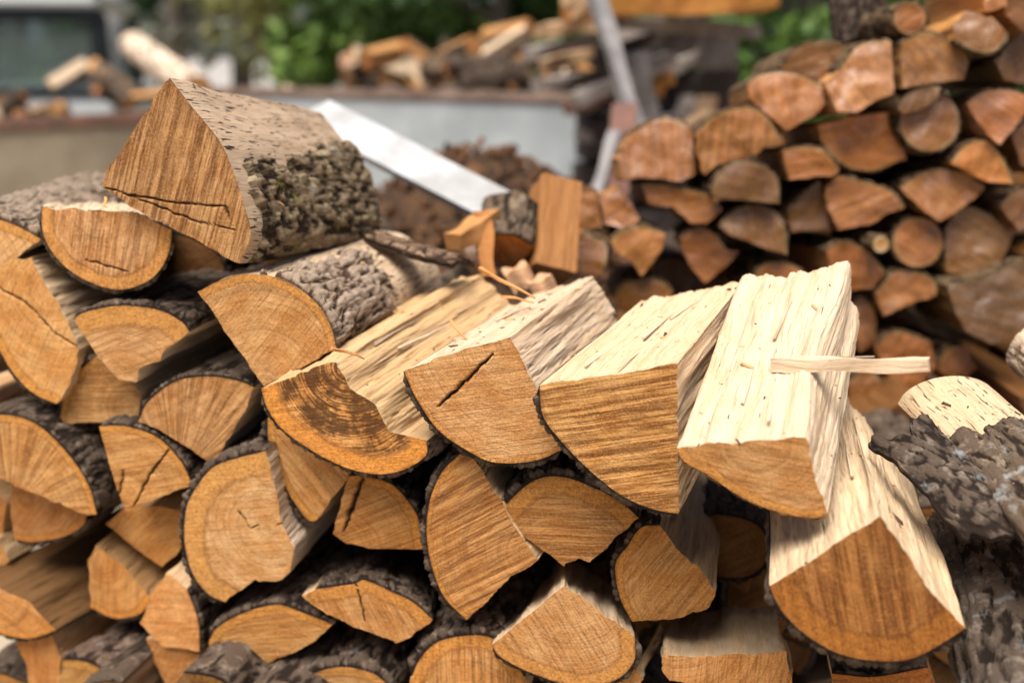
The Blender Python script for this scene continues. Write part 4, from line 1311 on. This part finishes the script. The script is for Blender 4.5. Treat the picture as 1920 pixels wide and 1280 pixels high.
# pale gravel bank far behind
a_ = np.linspace(0, 1, 50)
GX, GY = np.meshgrid(a_, a_[:12], indexing='ij')
gb0, gb1 = at(60, 130, 26), at(760, 130, 24)
GZ = 1.5 * np.sin(np.pi * np.clip(GX, 0, 1)) ** .5 * np.sin(np.pi * a_[:12] / a_[11])[None] + 0.25 * fbm(GX * 12, GY * 30, GX * 0, 3) - .15
o = mesh_obj('gravel_bank', np.stack([gb0[0] + (gb1[0] - gb0[0]) * GX, 23 + GY * 30, GZ], -1).reshape(-1, 3), grid_faces(50, 12), simple('pale_gravel', (.40, .38, .36), .95, scale=1.5, c2=(.26, .245, .23)))
tag(o, kind='structure')

# truck cab seen from behind
M_CAB = simple('silver_cab_paint', (0.55, 0.57, 0.57), 0.3, var=.06, scale=1.5, spec=0.6)
M_TRIM = simple('black_window_trim', (0.012, 0.016, 0.020), 0.35)
gg = NT('cab_glass')
M_GLASS = gg.out((0.62, 0.70, 0.69), 0.03, 0.5, Transmission_Weight=0.92, IOR=1.1)
C = at(-16, 20, 8.6)
cabr = empty('pickup_truck', (C[0], C[1], 0))
cabr.rotation_euler = (0, 0, R(6))
tag(cabr, 'silver pickup truck with a black-framed rear window at the upper left', 'truck')
W_, z0, z1 = 1.86, 0.93, 1.58
box('cab_back', (0, 0, .70), (W_, .06, .46), M_CAB, cabr)
box('roof', (0, .60, 1.715), (W_ - .05, 1.40, .11), M_CAB, cabr, bevel=.05)
box('floor', (0, .9, .52), (W_, 1.9, .10), M_CAB, cabr)
for s_ in (-1, 1):
    box('rear_pillar', (s_ * (W_ / 2 - .06), .03, 1.27), (.15, .09, .72), M_TRIM, cabr, bevel=.03)
    box('door', (s_ * (W_ / 2 - .03), .72, .74), (.06, 1.2, .40), M_CAB, cabr)
    box('front_pillar', (s_ * (W_ / 2 - .06), 1.28, 1.28), (.06, .08, .68), M_TRIM, cabr, bevel=.03)
    box('headrest', (s_ * .42, .42, 1.10), (.30, .12, .20), simple('seat_fabric', (.32, .33, .34), .9), cabr, bevel=.04)
    box('seat', (s_ * .42, .45, .78), (.50, .16, .46), simple('seat_fabric', (.32, .33, .34), .9), cabr, bevel=.05)
box('window_frame', (0, .005, 1.60), (W_ - .01, .10, .115), M_TRIM, cabr, bevel=.02)
box('window_frame', (0, .005, .93), (W_ - .01, .105, .09), M_TRIM, cabr, bevel=.02)
box('rear_window', (0, .03, 1.265), (W_ - .22, .012, .58), M_GLASS, cabr, bevel=0)
box('windscreen', (0, 1.30, 1.27), (W_ - .20, .012, .62), M_GLASS, cabr, bevel=0)
box('bonnet', (0, 1.95, .80), (W_, 1.2, .40), M_CAB, cabr, bevel=.06)
for xx in (-.80, .80):
    for yy in (2.0, -1.0):
        wheel(cabr, xx, yy, .34, .2)
for ch in cabr.children:
    if ch.name.startswith('wheel'):
        ch.rotation_euler = (0, 0, R(90))
box('chassis', (0, -.6, .45), (.9, 1.6, .12), M_TRIM, cabr)

# ------------------------------------------------------------------ lumber, posts
M_GREYW = simple('weathered_board', (0.30, 0.255, 0.225), 0.85, c2=(0.16, 0.125, 0.105), scale=7, stretch=(1, 1, 1))
M_TANW = simple('tan_board', (0.46, 0.30, 0.17), 0.8, c2=(0.33, 0.19, 0.10), scale=7)
M_ORW = simple('orange_board', (0.50, 0.22, 0.045), 0.6, c2=(0.30, 0.11, 0.02), scale=6)
M_PINK = simple('faded_red_post', (0.22, 0.105, 0.08), 0.8, c2=(0.16, 0.085, 0.065), scale=6)
M_GREYP = simple('grey_pole', (0.24, 0.22, 0.215), 0.8, c2=(0.15, 0.14, 0.14), scale=8)
bar('leaning_pole', at(1098, -60, 3.35), at(1212, 285, 3.05), 0.045, 0.045, M_GREYP, tip=1.0, wob=.004, label='grey wooden pole leaning in front of the lumber pile', cat='pole')
bar('post', at(1168, 200, 3.1), at(1150, 560, 3.0), 0.075, 0.06, M_PINK, tip=1.0, label='faded red post left of the far pile', cat='post')
bar('stake', at(1155, 250, 2.9), at(1100, 420, 2.75), 0.035, 0.03, M_GREYP, tip=.9, label='grey stake leaning beside the faded red post', cat='stake')
LB = [((1010, 60), (1120, 45), M_TANW, 'tan board end sticking out left at the top of the lumber pile'), ((985, 105), (1240, 45), M_GREYW, 'long grey board rising to the right in the lumber pile'),
      ((1020, 125), (1150, 82), M_TANW, 'tan board under the long grey one'), ((1000, 160), (1190, 140), M_GREYW, 'grey board lying low on the left of the lumber pile'),
      ((1080, 190), (1260, 110), M_GREYW, 'grey board crossing behind the leaning pole'), ((1070, 205), (1130, 175), M_PINK, 'pinkish block end below the lumber boards'),
      ((1230, 140), (1370, 75), M_GREYW, 'grey board pointing up right of the leaning pole'), ((1240, 135), (1310, 108), M_TANW, 'tan board end right of the leaning pole'),
      ((1195, 100), (1215, 225), M_GREYP, 'upright pale stake in the lumber pile'), ((1220, 170), (1250, 140), M_ORW, 'short orange block in the lumber pile'),
      ((1280, 230), (1290, 170), M_GREYW, 'upright grey board at the right of the lumber pile'), ((1240, 150), (1380, 190), M_GREYW, 'grey board sloping down right in the lumber pile'),
      ((1140, 40), (1420, 60), M_GREYW, 'dark grey board under the orange plank'), ((1300, 250), (1330, 190), M_TANW, 'tan stub low at the right of the lumber pile'),
      ((1180, 250), (1380, 240), M_GREYW, 'grey board at the foot of the lumber pile'), ((1080, 250), (1300, 290), M_GREYW, 'grey board lowest in the lumber pile')]
for k, (p, q, mt, lab) in enumerate(LB):
    d = 3.9 + 0.12 * (k % 4)
    bar('board', at(*p, d), at(*q, d + .15), 0.075, 0.05, mt, tip=1.0, label=lab, cat='board')
bar('plank', at(1060, 8, 3.75), at(1450, -10, 3.9), 0.12, 0.11, M_ORW, tip=1.0, label='thick orange plank across the top of the lumber pile', cat='plank')
bar('board', at(1078, -20, 3.6), at(1100, 25, 3.6), 0.09, 0.09, M_TANW, tip=1.0, label='pale board end at the top edge beside the leaning pole', cat='board')
M_DARKW = simple('dark_stacked_timber', (0.055, 0.042, 0.036), 0.9, c2=(0.03, 0.022, 0.02), scale=6)
for k in range(7):
    a = at(1060 + 8 * k, 120, 4.3)
    b = at(1400 - 6 * k, 120, 4.35)
    zz = 0.10 + 0.19 * k
    bar('timber', (a[0], a[1], zz), (b[0], b[1], zz), 0.30, 0.17, M_DARKW, tip=1.0, label=('lowest', 'second', 'third', 'fourth', 'fifth', 'sixth', 'topmost')[k] + ' dark squared timber of the stack behind the lumber boards', cat='timber')
# far pale post and pale log on the left
pipe('post', 'pale grey post standing beyond the truck', 'post', at(214, 330, 11.0), at(214, -300, 11.0), 0.14, M_GREYP)
free_log('pale peeled log leaning on the load of the beige-sided trailer', at(250, 85, 6.6), at(372, 170, 5.9), arc(0.085, 0, 324, 9), 'all', ds=.012, barkm=M_BARKPALE, btint=(1.5, 1.5, 1.5), tb=.004, name='log')

# ------------------------------------------------------------------ trees
def leafmat(name, c1, c2):
    g = NT(name)
    n = g.noise(g.objco(), 1.6, 3, .6)
    n2 = g.noise(g.objco(), 14.0, 2, .6)
    c = g.mix(g.smooth(n, .35, .65), c1, c2)
    c = g.mix(g.math('MULTIPLY', g.smooth(n2, .4, .7), .5), c, c2)
    return g.out(c, 0.55, 0.3, Transmission_Weight=0.0)
M_LEAF = [leafmat('deep_green_leaves', (0.075, 0.145, 0.030), (0.030, 0.068, 0.020)), leafmat('bright_green_leaves', (0.17, 0.27, 0.045), (0.06, 0.12, 0.02)),
          leafmat('olive_leaves', (0.26, 0.24, 0.06), (0.11, 0.12, 0.035)), leafmat('grey_green_leaves', (0.20, 0.21, 0.16), (0.11, 0.12, 0.09))]
M_TRUNK = simple('tree_trunk_bark', (0.13, 0.11, 0.095), 0.9, c2=(0.07, 0.055, 0.045), scale=4, bump=.02)

def tree(label, x, y, h, r, mat, n=2600, leaf=0.10, z0=0.6, cone=False, tr=0.13, seed=0, dens=1.0):
    rg = np.random.default_rng(seed)
    root = empty('tree', (x, y, 0))
    tag(root, label, 'tree')
    V, F = [], []
    k8 = 9
    def limb(p0, p1, r0, r1, sg=5):
        b0 = len(V)
        p0, p1 = np.array(p0, float), np.array(p1, float)
        d = unit(p1 - p0)
        xx = unit(np.cross(d, (0.3, 1, 0.1)))
        yy = np.cross(xx, d)
        for s in range(sg + 1):
            t = s / sg
            c_ = p0 + (p1 - p0) * t + xx * .06 * math.sin(seed + 5 * t) * np.linalg.norm(p1 - p0) * .2
            for q in range(k8):
                a = 2 * math.pi * q / k8
                V.append(c_ + (r0 + (r1 - r0) * t) * (xx * math.cos(a) + yy * math.sin(a)))
        for s in range(sg):
            for q in range(k8):
                F.append((b0 + s * k8 + q, b0 + s * k8 + (q + 1) % k8, b0 + (s + 1) * k8 + (q + 1) % k8, b0 + (s + 1) * k8 + q))
    limb((0, 0, -.05), (0.1, 0, h * .9), tr, tr * .25, 8)
    ends = []
    for i in range(14):
        z = z0 + (h * .85 - z0) * (i + .5) / 14
        a = rg.uniform(0, 6.28)
        rr = r * (1 - .75 * (z - z0) / (h - z0) if cone else .85)
        e = (rr * math.cos(a) * .8, rr * math.sin(a) * .8, z + rr * (0.1 if cone else .35))
        limb((0.05, 0, z * .92), e, tr * .35, tr * .06, 3)
        ends.append(e)
    mesh_obj('trunk', V, F, M_TRUNK, root)
    # leaf clumps
    ncl = 70
    cl = []
    while len(cl) < ncl:
        z = rg.uniform(z0, h)
        f = (z - z0) / (h - z0)
        rm = r * ((1 - f) ** .8 + .05) if cone else r * math.sqrt(max(.05, 1 - (2 * f - 1) ** 2 * .9))
        a, q = rg.uniform(0, 6.28), math.sqrt(rg.uniform(.15, 1)) * rm
        cl.append((q * math.cos(a), q * math.sin(a), z, rg.uniform(.14, .30) * r))
    cl = np.array(cl)
    pick = rg.integers(0, ncl, n)
    d = rg.normal(size=(n, 3))
    d /= np.linalg.norm(d, axis=1)[:, None]
    P = cl[pick, :3] + d * cl[pick, 3:4] * rg.uniform(.3, 1.1, (n, 1)) * np.array([1.2, 1.2, .8])
    u_ = rg.normal(size=(n, 3))
    u_ /= np.linalg.norm(u_, axis=1)[:, None]
    v_ = np.cross(u_, d + rg.normal(size=(n, 3)) * .5)
    v_ /= np.linalg.norm(v_, axis=1)[:, None] + 1e-9
    sz = leaf * rg.uniform(.6, 1.3, (n, 1))
    LV = np.stack([P - u_ * sz, P + v_ * sz * .5, P + u_ * sz, P - v_ * sz * .5], 1).reshape(-1, 3)
    LF = np.arange(4 * n).reshape(-1, 4)
    mesh_obj('crown', LV, LF, mat, root, smooth=False)
    return root

def tree_at(label, px, dist, *a, **k):
    p = at(px, 130, dist)
    return tree(label, p[0], p[1], *a, **k)
tree_at('bright green dense shrub-like tree between the lumber and the far pile', 1490, 6.5, 3.4, 0.75, M_LEAF[1], n=7000, leaf=.06, z0=.1, seed=1)
tree_at('deep green conifer left of the leaning pole', 930, 11, 6.5, 1.9, M_LEAF[0], n=9000, leaf=.12, z0=.1, cone=True, seed=2)
tree_at('green leafy tree behind the pale trailer load', 760, 13, 6.0, 2.0, M_LEAF[1], n=7000, leaf=.12, z0=.3, seed=3)
tree_at('olive tree behind the middle of the trailer', 600, 14, 6.0, 1.7, M_LEAF[2], n=2200, leaf=.12, z0=.8, seed=4)
tree_at('tall conifer behind the lumber pile', 1180, 12, 8, 2.0, M_LEAF[0], n=9000, leaf=.13, z0=.1, cone=True, seed=5)
tree_at('deep green tree at the upper right behind the far pile', 1700, 9, 6, 1.7, M_LEAF[0], n=8000, leaf=.10, z0=.1, seed=6)
tree_at('green tree at the right edge far behind the stacked wood', 1960, 10, 6, 1.6, M_LEAF[0], n=7000, leaf=.11, z0=.1, seed=7)
tree_at('grey-green thin tree right of the pale post', 330, 16, 7, 2.0, M_LEAF[3], n=1100, leaf=.13, z0=1.2, seed=8, tr=.2)
tree_at('sparse grey tree with a dark trunk beyond the trailers', 450, 18, 8, 2.2, M_LEAF[3], n=1000, leaf=.14, z0=1.4, seed=9, tr=.22)
tree_at('green tree seen through the truck window', 40, 17, 6, 2.6, M_LEAF[0], n=7000, leaf=.14, z0=.2, seed=10)
tree_at('dark tree left behind the truck', -300, 18, 7, 2.6, M_LEAF[0], n=6000, leaf=.14, z0=.2, seed=11)
tree_at('broad far tree behind the grey ones', 240, 30, 9, 4.0, M_LEAF[3], n=1800, leaf=.24, z0=.3, seed=12)
tree_at('far green tree behind the olive one', 620, 28, 9, 3.5, M_LEAF[2], n=2600, leaf=.22, z0=.3, seed=13)
tree_at('far tree behind the green leafy one', 880, 26, 9, 3.5, M_LEAF[1], n=7000, leaf=.22, z0=.3, seed=14)
tree_at('far tree between the conifers', 1380, 20, 9, 3.0, M_LEAF[0], n=8000, leaf=.2, z0=.2, seed=15)

# ------------------------------------------------------------------ crumbs lying on the near pile
bpy.context.view_layer.update()
dg = bpy.context.evaluated_depsgraph_get()
rg = np.random.default_rng(4)
CV, CF, SV, SF = [], [], [], []
for i in range(700):
    x, y = rg.uniform(-0.75, 0.75), rg.uniform(0.95, 1.75)
    hit, loc, nrm, _, ob, _ = scene.ray_cast(dg, Vector((x, y, 1.22)), Vector((0, 0, -1)))
    if not hit or loc.z < 0.45 or nrm.z < 0.55:
        continue
    dark = rg.random() < 0.45
    LV, LF = (CV, CF) if dark else (SV, SF)
    sz = rg.uniform(.0006, .0016) if rg.random() < .9 else rg.uniform(.002, .0035)
    u_ = rg.normal(size=3)
    nn = np.array(nrm)
    u_ = unit(u_ - nn * (u_ @ nn)) * sz * rg.uniform(1, 3.0)
    v_ = unit(np.cross(nn, u_)) * sz * .7
    w_ = unit(nn + rg.normal(size=3) * .3) * sz * .45
    p = np.array(loc) + w_ * .7
    b0 = len(LV)
    for k8_, (a_, b_, c_) in enumerate([(-1, -1, -1), (1, -1, -1), (1, 1, -1), (-1, 1, -1), (-1, -1, 1), (1, -1, 1), (1, 1, 1), (-1, 1, 1)]):
        j = rg.uniform(.6, 1.2)
        LV.append(p + u_ * a_ * j + v_ * b_ * j + w_ * c_ * j)
    LF += [tuple(b0 + k for k in f) for f in ((3, 2, 1, 0), (4, 5, 6, 7), (0, 1, 5, 4), (1, 2, 6, 5), (2, 3, 7, 6), (3, 0, 4, 7))]
M_CRUMB = simple('bark_crumb', (0.10, 0.055, 0.03), 0.9, c2=(0.03, 0.016, 0.01), scale=60)
M_SAWD = simple('wood_flake', (0.60, 0.36, 0.16), 0.8, c2=(0.42, 0.22, 0.09), scale=60)
tag(mesh_obj('bark_crumbs', CV, CF, M_CRUMB, smooth=False), 'dark bark crumbs scattered on the near pile', 'bark crumbs', kind='stuff')
tag(mesh_obj('wood_flakes', SV, SF, M_SAWD, smooth=False), 'orange wood flakes scattered on the near pile', 'wood flakes', kind='stuff')

# ------------------------------------------------------------------ lifted slivers on the split tops
def hit_px(px, py):
    d_ = Vector(unit(ray(px, py)))
    ok, loc, nrm, _, ob, _ = scene.ray_cast(dg, Vector(CAM), d_)
    return (np.array(loc), np.array(nrm), ob) if ok else None
for (p, q, wd, lift) in (((700, 645), (785, 596), .004, .001), ((745, 655), (850, 602), .0035, .001), ((850, 640), (955, 596), .003, .0015), ((930, 605), (1045, 552), .004, .001),
                         ((1095, 690), (1180, 622), .003, .001), ((1205, 640), (1272, 580), .004, .002), ((1255, 600), (1335, 545), .0035, .001), ((1160, 700), (1200, 660), .0025, .003),
                         ((1390, 760), (1420, 665), .0035, .001), ((1455, 640), (1484, 565), .0045, .002), ((1330, 795), (1352, 722), .003, .001), ((1440, 800), (1452, 735), .003, .003),
                         ((1600, 900), (1585, 820), .004, .002), ((1560, 1000), (1555, 930), .003, .001)):
    a_, b_ = hit_px(*p), hit_px(*q)
    if a_ is None or b_ is None or a_[2].parent is None or a_[2].parent is not b_[2].parent:
        continue
    bar('splinter', a_[0] + a_[1] * lift * 2.5, b_[0] - b_[1] * .0005, wd, wd * .45, M_SPLIT, a_[2].parent, up=tuple(a_[1]), tip=.5, seg=6, wob=.0007)
